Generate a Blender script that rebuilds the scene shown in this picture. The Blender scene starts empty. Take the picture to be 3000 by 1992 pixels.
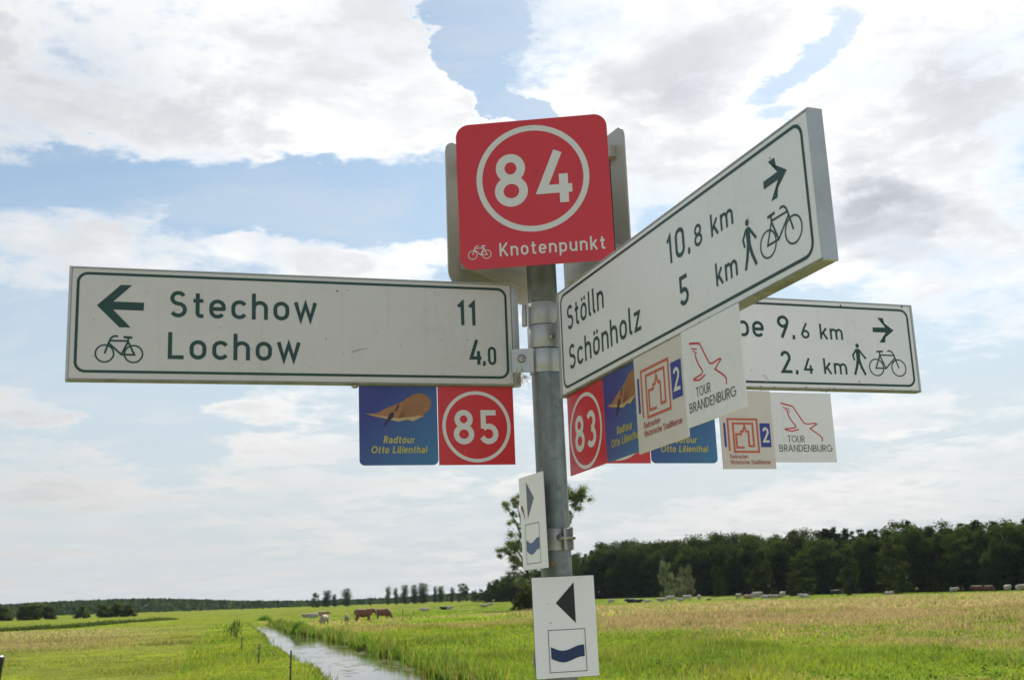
import bpy, bmesh, math, random
import numpy as np
from mathutils import Vector, Matrix

random.seed(7)
rng = np.random.default_rng(11)
S = bpy.context.scene
COL = S.collection
D2R = math.pi / 180

# ------------------------------------------------------------------ camera
FPX, IW, IH = 3355.59, 3000.0, 1992.0
CAM = np.array([0.0, -2.25031, 2.0])
_yaw, _pit, _rol = -1.8126 * D2R, 12.6837 * D2R, 1.9268 * D2R
FWD = np.array([math.sin(_yaw) * math.cos(_pit), math.cos(_yaw) * math.cos(_pit), math.sin(_pit)])
_r = np.array([math.cos(_yaw), -math.sin(_yaw), 0.0])
_u = np.cross(_r, FWD)
RGT = math.cos(_rol) * _r - math.sin(_rol) * _u
UPV = math.sin(_rol) * _r + math.cos(_rol) * _u
cd = bpy.data.cameras.new('camera')
cam = bpy.data.objects.new('camera', cd)
COL.objects.link(cam)
cd.sensor_width = 36.0
cd.lens = 36.0 * FPX / IW
cd.clip_start = 0.05
cd.clip_end = 9000
cam.matrix_world = Matrix(((RGT[0], UPV[0], -FWD[0], CAM[0]), (RGT[1], UPV[1], -FWD[1], CAM[1]),
                           (RGT[2], UPV[2], -FWD[2], CAM[2]), (0, 0, 0, 1)))
cd.dof.use_dof = True
cd.dof.focus_distance = 2.15
cd.dof.aperture_fstop = 17
S.camera = cam


def ray(x, y):
    d = RGT * ((x - IW / 2) / FPX) - UPV * ((y - IH / 2) / FPX) + FWD
    return d / np.linalg.norm(d)


# ------------------------------------------------------------------ light, exposure
SUNV = ray(2380, -900)
SUN_EL = math.asin(SUNV[2])
SUN_AZ = math.atan2(SUNV[0], SUNV[1])
sl = bpy.data.lights.new('sun', 'SUN')
sl.energy = 5.0
sl.angle = 0.5 * D2R
sl.color = (1.0, 0.94, 0.84)
sun = bpy.data.objects.new('sun', sl)
COL.objects.link(sun)
sun.rotation_euler = Vector(SUNV).to_track_quat('Z', 'Y').to_euler()
S.view_settings.view_transform = 'Standard'
S.view_settings.look = 'None'
S.view_settings.exposure = 0.58
S.view_settings.gamma = 1.0
S.view_settings.use_curve_mapping = False
S.cycles.use_denoising = True
S.cycles.max_bounces = 6
S.cycles.diffuse_bounces = 3
S.cycles.glossy_bounces = 3
S.cycles.transparent_max_bounces = 8
S.cycles.caustics_reflective = False
S.cycles.caustics_refractive = False


class NT:
    """tiny helper round a node tree"""
    def __init__(self, tree):
        self.t = tree

    def node(self, typ, **kw):
        n = self.t.nodes.new(typ)
        for k, v in kw.items():
            setattr(n, k, v)
        return n

    def put(self, sock, v):
        if isinstance(v, bpy.types.NodeSocket):
            self.t.links.new(v, sock)
        else:
            sock.default_value = v

    def math(self, op, a, b=0.0, c=None, clamp=False):
        n = self.node('ShaderNodeMath', operation=op, use_clamp=clamp)
        self.put(n.inputs[0], a)
        self.put(n.inputs[1], b)
        if c is not None:
            self.put(n.inputs[2], c)
        return n.outputs[0]

    def vmath(self, op, a, b=(0, 0, 0)):
        n = self.node('ShaderNodeVectorMath', operation=op)
        self.put(n.inputs[0], a)
        self.put(n.inputs[1], b)
        return n.outputs['Value'] if op in ('DOT_PRODUCT', 'LENGTH') else n.outputs[0]

    def step(self, v, a, b, lo=0.0, hi=1.0, smooth=True):
        n = self.node('ShaderNodeMapRange')
        n.interpolation_type = 'SMOOTHSTEP' if smooth else 'LINEAR'
        n.clamp = True
        self.put(n.inputs[0], v)
        n.inputs[1].default_value = a
        n.inputs[2].default_value = b
        n.inputs[3].default_value = lo
        n.inputs[4].default_value = hi
        return n.outputs[0]

    def noise(self, vec, scale, detail=4.0, rough=0.5, dist=0.0, dim='3D'):
        n = self.node('ShaderNodeTexNoise', noise_dimensions=dim)
        if vec is not None:
            self.put(n.inputs['Vector'], vec)
        n.inputs['Scale'].default_value = scale
        n.inputs['Detail'].default_value = detail
        n.inputs['Roughness'].default_value = rough
        n.inputs['Distortion'].default_value = dist
        return n.outputs[0], n.outputs[1]

    def mix(self, f, a, b, blend='MIX'):
        n = self.node('ShaderNodeMix', data_type='RGBA', blend_type=blend)
        self.put(n.inputs[0], f)
        self.put(n.inputs[6], a if isinstance(a, bpy.types.NodeSocket) else (*a[:3], 1))
        self.put(n.inputs[7], b if isinstance(b, bpy.types.NodeSocket) else (*b[:3], 1))
        return n.outputs[2]


# ------------------------------------------------------------------ world: Nishita sky with broken cumulus
world = bpy.data.worlds.new('World')
S.world = world
world.use_nodes = True
wt = world.node_tree
for n in list(wt.nodes):
    wt.nodes.remove(n)
w = NT(wt)
SKY_STRENGTH = 0.082
sky = w.node('ShaderNodeTexSky', sky_type='NISHITA')
sky.sun_disc = False
sky.sun_elevation = SUN_EL
sky.sun_rotation = SUN_AZ
sky.air_density = 1.0
sky.dust_density = 0.4
sky.ozone_density = 1.0
tc = w.node('ShaderNodeTexCoord')
direc = w.vmath('NORMALIZE', tc.outputs['Generated'])
sep = w.node('ShaderNodeSeparateXYZ')
w.put(sep.inputs[0], direc)
zc = w.math('MAXIMUM', sep.outputs[2], 0.0)
den = w.math('ADD', zc, 0.13)
cu = w.math('DIVIDE', sep.outputs[0], den)
cv = w.math('DIVIDE', sep.outputs[1], den)
cmb = w.node('ShaderNodeCombineXYZ')
w.put(cmb.inputs[0], cu)
w.put(cmb.inputs[1], cv)
cmb.inputs[2].default_value = 1.0
UV0 = cmb.outputs[0]
_, wcol = w.noise(w.vmath('MULTIPLY', UV0, (1.0, 1.0, 0.0)), 2.4, 9.0, 0.62)
UV = w.vmath('ADD', UV0, w.vmath('MULTIPLY', w.vmath('SUBTRACT', wcol, (0.5, 0.5, 0.5)), (0.54, 0.54, 0.0)))


def sky_uv(x, y):      # photo pixel (2361 px wide) -> point on the cloud layer
    d = ray(x * IW / 2361.0, y * IW / 2361.0)
    k = max(d[2], 0.0) + 0.13
    return np.array([d[0] / k, d[1] / k])


# cloud banks and clear gaps of the cloud layer: centre, half-widths, tilt, weight
BANKS = [
    (330, 130, 560, 250, 0, .62), (760, 190, 330, 210, 0, .60), (985, 160, 135, 190, 0, .55), (120, 310, 260, 90, 0, .35),
    (620, 330, 380, 75, 0, .45), (1060, 240, 75, 90, 0, .4), (900, 345, 110, 55, 0, .35),
    (1480, 150, 300, 300, 0, .62), (2080, 150, 480, 290, 0, .45), (1430, 380, 230, 170, 0, .5), (2000, 380, 480, 200, 0, .42),
    (2090, 570, 330, 110, 8, .62), (2240, 700, 260, 110, 0, .42), (2050, 480, 160, 90, 0, .3), (1700, 500, 260, 130, 0, .3),
    (1120, 90, 85, 150, 0, -1.5), (1160, 215, 60, 110, 0, -1.3), (1040, 10, 50, 50, 0, -.5),
    (560, 470, 520, 74, 0, -.64), (900, 450, 200, 110, 0, -.9), (150, 420, 200, 55, 0, -.75), (700, 520, 260, 40, 0, -.7),
    (1850, 110, 150, 42, -28, -.75), (1740, 185, 75, 52, 0, -.7), (1800, 265, 60, 26, 0, -.4), (1530, 530, 60, 26, 0, -.3),
    (60, 560, 230, 95, 0, .75), (290, 610, 210, 55, 12, .6), (250, 505, 110, 38, 20, .55), (430, 580, 60, 24, 0, .25),
    (720, 612, 270, 42, 4, .62), (545, 580, 70, 34, 0, .4), (960, 560, 110, 52, 0, .62),
    (90, 745, 190, 62, 0, -.75), (90, 830, 160, 50, 0, -.4),
    (70, 950, 190, 50, 0, .6), (330, 960, 150, 90, 0, -.55), (330, 900, 200, 40, 0, -.3), (600, 950, 170, 26, 2, .5), (720, 1022, 170, 38, 0, .5),
    (750, 1108, 310, 46, 3, .5), (150, 1140, 220, 52, 3, .45), (430, 1050, 130, 36, 0, -.4), (1110, 1050, 100, 60, 0, -.4),
    (1480, 1125, 240, 46, -4, -.5), (1950, 1160, 520, 66, -8, .45), (2020, 960, 170, 62, 0, .35), (2090, 885, 230, 34, 0, .3), (2240, 850, 120, 50, 0, -.35),
    (1420, 950, 110, 150, 0, -.3),
]
DENSE = [(2030, 525, 170, 85, 15, .24), (1980, 430, 60, 60, 0, .12), (1540, 100, 130, 200, 0, .10), (2150, 200, 220, 110, 0, .10),
         (300, 230, 330, 110, 0, .07), (10, 40, 90, 90, 0, .22), (2200, 600, 160, 60, 0, .08), (2040, 970, 110, 26, 0, .10), (1560, 180, 100, 60, 0, .06)]


def bank(bx, by, rx, ry, an, amp):
    c = sky_uv(bx, by)
    ca, sa = math.cos(an * D2R), math.sin(an * D2R)
    ex = (sky_uv(bx + rx * ca, by + rx * sa) - sky_uv(bx - rx * ca, by - rx * sa)) / 2
    ey = (sky_uv(bx - ry * sa, by + ry * ca) - sky_uv(bx + ry * sa, by - ry * ca)) / 2
    Mi = np.linalg.inv(np.array([[ex[0], ey[0]], [ex[1], ey[1]]]))
    o = -Mi @ c
    BANKS_Q = ((Mi[0, 0], Mi[0, 1], o[0]), (Mi[1, 0], Mi[1, 1], o[1]))
    qx = w.vmath('DOT_PRODUCT', UV, BANKS_Q[0])
    qy = w.vmath('DOT_PRODUCT', UV, BANKS_Q[1])
    r2 = w.math('MULTIPLY_ADD', qx, qx, w.math('MULTIPLY', qy, qy))
    return w.step(r2, 1.7, 0.0, 0.0, amp)


field = dense = None
for B_ in BANKS:
    g = bank(*B_)
    field = g if field is None else w.math('ADD', field, g)
for B_ in DENSE:
    g = bank(*B_)
    dense = g if dense is None else w.math('ADD', dense, g)
BANKSUM = w.math('MAXIMUM', w.math('MINIMUM', field, 0.72), -0.78)
# turbulent structure: large lumps, medium cauliflower, fine fray
UV2 = w.vmath('MULTIPLY', UV0, (1.0, 1.0, 0.0))
nb, nbc = w.noise(UV2, 1.7, 3.0, 0.5)
warp = w.vmath('MULTIPLY', w.vmath('SUBTRACT', nbc, (0.5, 0.5, 0.5)), (0.18, 0.18, 0.0))
UVW = w.vmath('ADD', UV2, warp)
nm, _ = w.noise(UVW, 3.6, 9.0, 0.62, 0.25)
nf, _ = w.noise(UVW, 12.0, 8.0, 0.65, 0.1)
nl, _ = w.noise(UVW, 0.55, 2.0, 0.5)
elev_low = w.step(zc, 0.24, 0.04)
f1 = w.math('MULTIPLY_ADD', w.math('SUBTRACT', nm, 0.5), 2.5, BANKSUM)
f1 = w.math('MULTIPLY_ADD', w.math('SUBTRACT', nf, 0.5), 1.15, f1)
f1 = w.math('MULTIPLY_ADD', w.math('SUBTRACT', nl, 0.5), 0.6, f1)
f1 = w.math('ADD', f1, -0.02)
FIELD = w.math('MULTIPLY_ADD', elev_low, 0.16, f1)
soft, _ = w.noise(UV2, 1.3, 2.0, 0.5)
alpha = w.step(w.math('DIVIDE', w.math('ADD', FIELD, 0.14), w.step(soft, 0.35, 0.65, 0.60, 1.25)), 0.0, 1.0)
thick = w.step(FIELD, 0.22, 0.90)
sund = w.vmath('DOT_PRODUCT', direc, tuple(SUNV))
fwdsc = w.step(sund, 0.55, 1.0)                       # clouds near the sun scatter forward
lump, _ = w.noise(w.vmath('ADD', UVW, (3.1, 1.7, 0.0)), 3.0, 8.0, 0.6, 0.3)
shade = w.math('MULTIPLY', thick, w.step(lump, 0.22, 0.62))
shade = w.math('MULTIPLY', shade, w.step(zc, 0.05, 0.36, 0.45, 1.0))
shade = w.math('MULTIPLY', shade, w.step(sund, -0.5, 0.5, 0.35, 1.0))      # clouds opposite the sun show their lit side, brightened to light the signs
edge_b = w.math('ADD', w.math('MULTIPLY_ADD', fwdsc, 3.0, 6.9), w.step(sund, 0.4, -0.9, 0.0, 5.6))  # extra brightness added to unseen clouds behind the camera, lights the sign faces
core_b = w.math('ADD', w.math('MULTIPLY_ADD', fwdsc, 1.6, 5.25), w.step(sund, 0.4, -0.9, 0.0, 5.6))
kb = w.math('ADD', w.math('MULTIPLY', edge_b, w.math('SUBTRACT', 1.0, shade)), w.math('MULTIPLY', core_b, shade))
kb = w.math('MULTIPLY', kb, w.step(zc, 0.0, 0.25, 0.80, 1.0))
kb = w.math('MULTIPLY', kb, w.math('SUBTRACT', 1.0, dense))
ctint = w.mix(shade, (1.0, 0.995, 0.985), (0.965, 0.985, 1.02))
cloudc = w.vmath('MULTIPLY', ctint, (1, 1, 1))
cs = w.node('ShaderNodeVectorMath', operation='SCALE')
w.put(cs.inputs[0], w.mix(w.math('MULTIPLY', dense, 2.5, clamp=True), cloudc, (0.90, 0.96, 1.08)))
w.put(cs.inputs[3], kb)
# pale veil of haze between the clouds
veil = w.step(zc, 0.0, 0.42, 0.96, 0.06)
skyc = w.mix(veil, w.vmath('MULTIPLY', sky.outputs[0], (0.99, 1.04, 0.97)), (5.0, 5.35, 5.75))
cirr, _ = w.noise(w.vmath('MULTIPLY', UVW, (1.0, 1.6, 0.0)), 1.6, 7.0, 0.6, 0.8)
skyc = w.mix(w.step(cirr, 0.42, 0.74, 0.0, 0.50), skyc, (6.3, 6.45, 6.6))
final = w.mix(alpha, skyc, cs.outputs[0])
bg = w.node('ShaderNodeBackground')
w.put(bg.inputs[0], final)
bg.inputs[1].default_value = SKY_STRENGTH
wo = w.node('ShaderNodeOutputWorld')
wt.links.new(bg.outputs[0], wo.inputs[0])
world.cycles.sampling_method = 'MANUAL'
world.cycles.sample_map_resolution = 512


# ------------------------------------------------------------------ materials
def new_mat(name):
    m = bpy.data.materials.new(name)
    m.use_nodes = True
    nt = m.node_tree
    bs = nt.nodes['Principled BSDF']
    return m, NT(nt), bs


def mat_paint(name, col, rough=0.35, dirt=0.0, dirt_col=(.10, .085, .05), scale=9.0, bump=0.0, metallic=0.0, spec=0.5, streak=0.0):
    m, n, bs = new_mat(name)
    tcn = n.node('ShaderNodeTexCoord')
    o = tcn.outputs['Object']
    if dirt > 0:
        a, _ = n.noise(o, scale, 6.0, 0.6, 0.4)
        b, _ = n.noise(o, scale * 14, 4.0, 0.7)
        f = n.math('MULTIPLY', n.step(a, 0.42, 0.78), n.step(b, 0.30, 0.75))
        f = n.math('MULTIPLY', f, dirt, clamp=True)
        f = n.math('ADD', f, n.math('MULTIPLY', n.step(a, 0.3, 0.7), dirt * 0.12))
        if streak:
            mp = n.node('ShaderNodeMapping')
            mp.inputs['Scale'].default_value = (55, 3.5, 1)
            n.put(mp.inputs[0], o)
            sa, _ = n.noise(mp.outputs[0], 1.0, 5, .6)
            f = n.math('ADD', f, n.step(sa, .52, .80, 0.0, streak), clamp=True)
        n.put(bs.inputs['Base Color'], n.mix(f, col, dirt_col))
        n.put(bs.inputs['Roughness'], n.math('MULTIPLY_ADD', a, 0.3, rough - 0.12))
        if bump:
            bn = n.node('ShaderNodeBump')
            bn.inputs['Strength'].default_value = bump
            bn.inputs['Distance'].default_value = 0.002
            n.put(bn.inputs['Height'], b)
            n.put(bs.inputs['Normal'], bn.outputs[0])
    else:
        bs.inputs['Base Color'].default_value = (*col, 1)
        bs.inputs['Roughness'].default_value = rough
    bs.inputs['Metallic'].default_value = metallic
    bs.inputs['Specular IOR Level'].default_value = spec
    return m


def mat_steel(name, col=(.36, .38, .385), rough=0.45, metallic=0.75, moss=0.0):
    m, n, bs = new_mat(name)
    tcn = n.node('ShaderNodeTexCoord')
    o = tcn.outputs['Object']
    v = n.node('ShaderNodeTexVoronoi')
    v.inputs['Scale'].default_value = 90
    n.put(v.inputs['Vector'], o)
    a, _ = n.noise(o, 14, 6, 0.65, 0.5)
    mp = n.node('ShaderNodeMapping')
    mp.inputs['Scale'].default_value = (60, 60, 3)
    n.put(mp.inputs[0], o)
    st, _ = n.noise(mp.outputs[0], 1.0, 4, 0.6)
    f = n.math('ADD', n.math('MULTIPLY', v.outputs['Color'], 0.25), n.math('MULTIPLY', a, 0.5))
    f = n.math('ADD', f, n.math('MULTIPLY', n.math('SUBTRACT', st, 0.5), 0.8))
    c = n.mix(n.step(f, 0.2, 0.8), tuple(x * 0.62 for x in col), tuple(x * 1.18 for x in col))
    if moss:
        sp = n.node('ShaderNodeSeparateXYZ')
        n.put(sp.inputs[0], o)
        hz = n.step(sp.outputs[2], 2.46, 2.60)
        mf = n.math('MULTIPLY', hz, n.math('MULTIPLY', n.step(st, 0.25, 0.7), moss))
        c = n.mix(mf, c, (.15, .145, .085))
    n.put(bs.inputs['Base Color'], c)
    n.put(bs.inputs['Roughness'], n.math('MULTIPLY_ADD', a, 0.35, rough - 0.15))
    bs.inputs['Metallic'].default_value = metallic
    return m


def mat_leaf(name, trans=0.4, rough=0.6, gloss=0.25, tint=(1, 1, 1), vr=.35):
    """colour comes from the mesh attribute 'col' (leaf / blade colour), half of the light passes through"""
    m = bpy.data.materials.new(name)
    m.use_nodes = True
    nt = m.node_tree
    for nn in list(nt.nodes):
        nt.nodes.remove(nn)
    n = NT(nt)
    at = n.node('ShaderNodeAttribute', attribute_name='col')
    oi = n.node('ShaderNodeObjectInfo')
    hv = n.node('ShaderNodeHueSaturation')
    n.put(hv.inputs['Color'], at.outputs['Color'])
    n.put(hv.inputs['Hue'], n.math('MULTIPLY_ADD', oi.outputs['Random'], 0.03, 0.485))
    n.put(hv.inputs['Value'], n.math('MULTIPLY_ADD', oi.outputs['Random'], vr, 1 - vr / 2))
    d = n.node('ShaderNodeBsdfDiffuse')
    t = n.node('ShaderNodeBsdfTranslucent')
    n.put(d.inputs[0], hv.outputs[0])
    tcx = n.mix(1.0, hv.outputs[0], (1.2 * tint[0], 1.2 * tint[1], 0.75 * tint[2]), 'MULTIPLY')
    n.put(t.inputs[0], tcx)
    mx = n.node('ShaderNodeMixShader')
    mx.inputs[0].default_value = trans
    nt.links.new(d.outputs[0], mx.inputs[1])
    nt.links.new(t.outputs[0], mx.inputs[2])
    g = n.node('ShaderNodeBsdfGlossy')
    g.inputs['Roughness'].default_value = rough
    g.inputs['Color'].default_value = (1, 1, 1, 1)
    fr = n.node('ShaderNodeFresnel')
    fr.inputs[0].default_value = 1.3
    m2 = n.node('ShaderNodeMixShader')
    n.put(m2.inputs[0], n.math('MULTIPLY', fr.outputs[0], gloss))
    nt.links.new(mx.outputs[0], m2.inputs[1])
    nt.links.new(g.outputs[0], m2.inputs[2])
    out = n.node('ShaderNodeOutputMaterial')
    nt.links.new(m2.outputs[0], out.inputs[0])
    return m


M = {}
M['white'] = mat_paint('white sign sheeting', (.86, .838, .85), .28, .20, (.36, .35, .31), 5.0, streak=.09)
M['old_white'] = mat_paint('aged white sign sheeting', (.66, .625, .60), .32, .26, (.28, .25, .20), 5.0, streak=.12)
M['cream'] = mat_paint('aged cream sheeting', (.70, .635, .585), .35, .25, (.35, .30, .20), 6.0)
M['green'] = mat_paint('dark green sign print', (.010, .052, .042), .35)
M['black'] = mat_paint('black print', (.012, .013, .016), .4)
M['darkgrey'] = mat_paint('faded grey print', (.085, .10, .135), .4)
M['text_grey'] = mat_paint('dark grey thin print', (.05, .052, .06), .4)
M['red'] = mat_paint('red sign sheeting', (.63, .029, .038), .20, .12, (.30, .05, .05), 4.0)
M['silver'] = mat_paint('pale print on red', (.72, .70, .66), .35)
M['birdred'] = mat_paint('bright red print', (.62, .035, .05), .4)
M['orange'] = mat_paint('orange red print', (.58, .12, .055), .4)
M['textred'] = mat_paint('dull red small print', (.42, .07, .05), .4)
M['navy'] = mat_paint('royal blue print', (.035, .055, .30), .4)
M['waveblue'] = mat_paint('navy wave print', (.012, .032, .115), .35)
M['fadedblue'] = mat_paint('faded wave print', (.045, .10, .24), .4)
M['yellow'] = mat_paint('yellow print', (.48, .42, .11), .4)
M['wing'] = mat_paint('tan wing print', (.36, .16, .065), .4, .6, (.50, .28, .12), 30)
M['winglight'] = mat_paint('pale wing print', (.52, .38, .18), .4)
M['wingline'] = mat_paint('brown rib print', (.22, .085, .04), .4)
M['pilot'] = mat_paint('dark figure print', (.05, .02, .04), .4)
M['alu'] = mat_paint('weathered aluminium', (.52, .53, .53), .42, .45, (.20, .18, .12), 8.0, 0.1, 0.55)
M['alu_back'] = mat_paint('stained bare aluminium back', (.50, .47, .41), .40, .45, (.20, .175, .115), 5.0, 0.1, 0.3)
M['grime'] = mat_paint('lichen covered edge', (.30, .29, .23), .8, 1.0, (.075, .070, .030), 22, 0.6)
M['steel'] = mat_steel('galvanised pole', (.28, .31, .31), .45, .45, .9)
M['clamp'] = mat_paint('zinc clamp', (.50, .50, .49), .38, .5, (.22, .21, .18), 14, 0.15, 0.6)
M['bolt'] = mat_paint('bolt steel', (.42, .40, .37), .3, .5, (.20, .12, .06), 40, 0.1, 0.9)
M['debris'] = mat_paint('dry plant fibre', (.33, .25, .15), .8)
M['rust'] = mat_paint('rust stain', (.33, .13, .05), .7)
M['wood'] = mat_paint('weathered fence wood', (.085, .075, .06), .8, .6, (.03, .028, .02), 12, 0.4)
M['knob'] = mat_paint('grey plastic knob', (.20, .19, .21), .45)
M['cap'] = mat_paint('dark plastic cap', (.025, .022, .028), .32)
M['marker'] = mat_paint('orange red marker plastic', (.55, .10, .03), .4, .3, (.25, .06, .03), 6)
M['leaf'] = mat_leaf('tree leaves', .38, .8, 0.0, vr=.7)
M['leaf_pale'] = mat_leaf('willow leaves', .35, .8, 0.05)
M['grass'] = mat_leaf('grass blades', .58, .6, .10)
M['bark'] = mat_paint('tree bark', (.045, .040, .030), .9, .7, (.02, .018, .014), 2.0, .6)


def mat_gradient():
    m, n, bs = new_mat('blue graded print')
    tcn = n.node('ShaderNodeTexCoord')
    sp = n.node('ShaderNodeSeparateXYZ')
    n.put(sp.inputs[0], tcn.outputs['Object'])
    f = n.math('ADD', n.math('MULTIPLY', sp.outputs[0], 4.6), n.math('MULTIPLY', sp.outputs[1], -4.2))
    c = n.mix(n.step(f, 0.30, 1.45, smooth=False), (.034, .042, .235), (.050, .21, .38))
    n.put(bs.inputs['Base Color'], c)
    bs.inputs['Roughness'].default_value = .30
    return m


M['grad'] = mat_gradient()


# ------------------------------------------------------------------ object helpers
def mesh_obj(name, verts, faces, mat, parent=None, smooth=False):
    me = bpy.data.meshes.new(name)
    me.from_pydata([tuple(map(float, v)) for v in verts], [], faces)
    me.materials.append(mat)
    if smooth:
        me.polygons.foreach_set('use_smooth', [True] * len(me.polygons))
    o = bpy.data.objects.new(name, me)
    COL.objects.link(o)
    if parent:
        o.parent = parent
    return o


def big_mesh(name, verts, quads, tris, cols, mat, parent=None, smooth=False, link=True):
    """numpy arrays to a mesh with point colours"""
    me = bpy.data.meshes.new(name)
    verts = np.asarray(verts, np.float32)
    nq = 0 if quads is None else len(quads)
    nt = 0 if tris is None else len(tris)
    me.vertices.add(len(verts))
    me.vertices.foreach_set('co', verts.ravel())
    loops = []
    if nq:
        loops.append(np.asarray(quads, np.int32).ravel())
    if nt:
        loops.append(np.asarray(tris, np.int32).ravel())
    loops = np.concatenate(loops)
    me.loops.add(len(loops))
    me.loops.foreach_set('vertex_index', loops)
    starts = np.concatenate([np.arange(nq) * 4, nq * 4 + np.arange(nt) * 3]).astype(np.int32)
    me.polygons.add(nq + nt)
    me.polygons.foreach_set('loop_start', starts)
    if smooth:
        me.polygons.foreach_set('use_smooth', np.ones(nq + nt, bool))
    me.update(calc_edges=True)
    if cols is not None:
        a = me.attributes.new('col', 'FLOAT_COLOR', 'POINT')
        c4 = np.ones((len(verts), 4), np.float32)
        c4[:, :3] = cols
        a.data.foreach_set('color', c4.ravel())
    me.materials.append(mat)
    me.validate()
    if not link:
        return me
    o = bpy.data.objects.new(name, me)
    COL.objects.link(o)
    if parent:
        o.parent = parent
    return o


def tag(o, label=None, cat=None, group=None, kind=None):
    if label:
        o['label'] = label
    if cat:
        o['category'] = cat
    if group:
        o['group'] = group
    if kind:
        o['kind'] = kind
    return o


def empty(name, loc=(0, 0, 0), rz=0.0):
    o = bpy.data.objects.new(name, None)
    COL.objects.link(o)
    o.location = loc
    o.rotation_euler = (0, 0, rz)
    o.empty_display_size = 0.1
    return o


def rrect(x0, y0, x1, y1, r=0.0, seg=8, corners=(1, 1, 1, 1)):
    """rounded rectangle, ccw from bottom-left; corners bl br tr tl"""
    pts = []
    for (cx, cy, a0, k) in ((x0 + r, y0 + r, 180, corners[0]), (x1 - r, y0 + r, 270, corners[1]),
                            (x1 - r, y1 - r, 0, corners[2]), (x0 + r, y1 - r, 90, corners[3])):
        if r > 0 and k:
            for i in range(seg + 1):
                a = (a0 + 90 * i / seg) * D2R
                pts.append((cx + r * math.cos(a), cy + r * math.sin(a)))
        else:
            sx = -1 if a0 in (180, 90) else 1
            sy = -1 if a0 in (180, 270) else 1
            pts.append((cx + sx * r, cy + sy * r))
    return pts


def slab(name, pts, z0, z1, mat, parent, bevel=0.0):
    """extruded outline (front at z1)"""
    n = len(pts)
    if bevel > 0:
        c = np.mean(np.array(pts), axis=0)
        a = np.array(pts)
        ext = a.max(0) - a.min(0)
        inn = c + (a - c) * (1 - 2 * bevel / ext)
        v = [(x, y, z0) for x, y in pts] + [(x, y, z1 - bevel) for x, y in pts] + [(x, y, z1) for x, y in inn]
        f = [tuple(range(n - 1, -1, -1)), tuple(range(2 * n, 3 * n))]
        for k in (0, 1):
            f += [(k * n + i, k * n + (i + 1) % n, (k + 1) * n + (i + 1) % n, (k + 1) * n + i) for i in range(n)]
    else:
        v = [(x, y, z0) for x, y in pts] + [(x, y, z1) for x, y in pts]
        f = [tuple(range(n - 1, -1, -1)), tuple(range(n, 2 * n))]
        f += [(i, (i + 1) % n, n + (i + 1) % n, n + i) for i in range(n)]
    return mesh_obj(name, v, f, mat, parent)


class Print:
    """flat print: strokes and polygons laid on a sign face, units mm"""
    def __init__(self, z=0.0004):
        self.v, self.f, self.z0, self.k = [], [], z, 0

    def _z(self):
        self.k += 1
        return self.z0 + 0.000012 * self.k

    def poly(self, pts):
        z, b = self._z(), len(self.v)
        self.v += [(x / 1000, y / 1000, z) for x, y in pts]
        self.f.append(tuple(range(b, b + len(pts))))

    def stroke(self, pts, wd, closed=False, taper=None):
        P = [np.array(p, float) for p in pts]
        Q = [P[0]]
        for p in P[1:]:
            if np.linalg.norm(p - Q[-1]) > 1e-6:
                Q.append(p)
        P = Q
        if closed and np.linalg.norm(P[0] - P[-1]) < 1e-6:
            P = P[:-1]
        n = len(P)
        if n < 2:
            return
        z, b = self._z(), len(self.v)
        for i in range(n):
            hw = wd / 2 if taper is None else (wd + (taper - wd) * i / (n - 1)) / 2
            if closed or 0 < i < n - 1:
                d0 = P[i] - P[i - 1]
                d1 = P[(i + 1) % n] - P[i]
                d0 /= np.linalg.norm(d0)
                d1 /= np.linalg.norm(d1)
                n0 = np.array([-d0[1], d0[0]])
                n1 = np.array([-d1[1], d1[0]])
                mt = n0 + n1
                L = np.linalg.norm(mt)
                mt = n0 if L < 1e-6 else mt / L
                k = hw / max(0.35, float(mt @ n0))
            else:
                d = P[1] - P[0] if i == 0 else P[-1] - P[-2]
                d /= np.linalg.norm(d)
                mt, k = np.array([-d[1], d[0]]), hw
            for s in (1, -1):
                q = P[i] + s * mt * k
                self.v.append((q[0] / 1000, q[1] / 1000, z))
        m = n if closed else n - 1
        for i in range(m):
            j = (i + 1) % n
            self.f.append((b + 2 * i + 1, b + 2 * j + 1, b + 2 * j, b + 2 * i))

    def ring(self, cx, cy, rx, ry, wd, seg=56):
        self.stroke([(cx + rx * math.cos(2 * math.pi * i / seg), cy + ry * math.sin(2 * math.pi * i / seg)) for i in range(seg)], wd, True)

    def disc(self, cx, cy, rx, ry=None, seg=20):
        ry = ry or rx
        self.poly([(cx + rx * math.cos(2 * math.pi * i / seg), cy + ry * math.sin(2 * math.pi * i / seg)) for i in range(seg)])

    def build(self, name, mat, parent):
        return mesh_obj(name, self.v, self.f, mat, parent)


# ---- road-sign alphabet drawn with strokes; cap height 1, stroke 0.14
def A_(cx, cy, rx, ry, a0, a1, n=10):
    return [(cx + rx * math.cos((a0 + (a1 - a0) * i / n) * D2R), cy + ry * math.sin((a0 + (a1 - a0) * i / n) * D2R)) for i in range(n + 1)]


def stad(x0, x1, y0, y1):      # closed rounded bowl
    r = (x1 - x0) / 2
    c = (x0 + x1) / 2
    ry = min(r * 1.08, (y1 - y0) / 2)
    return A_(c, y1 - ry, r, ry, 0, 180) + A_(c, y0 + ry, r, ry, 180, 360)


def arch(x0, x1, y=0.65, dr=0.2):
    r = (x1 - x0) / 2
    return [(x0, y - dr - .1)] + A_((x0 + x1) / 2, y - dr, r, dr, 180, 0) + [(x1, 0)]


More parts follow.
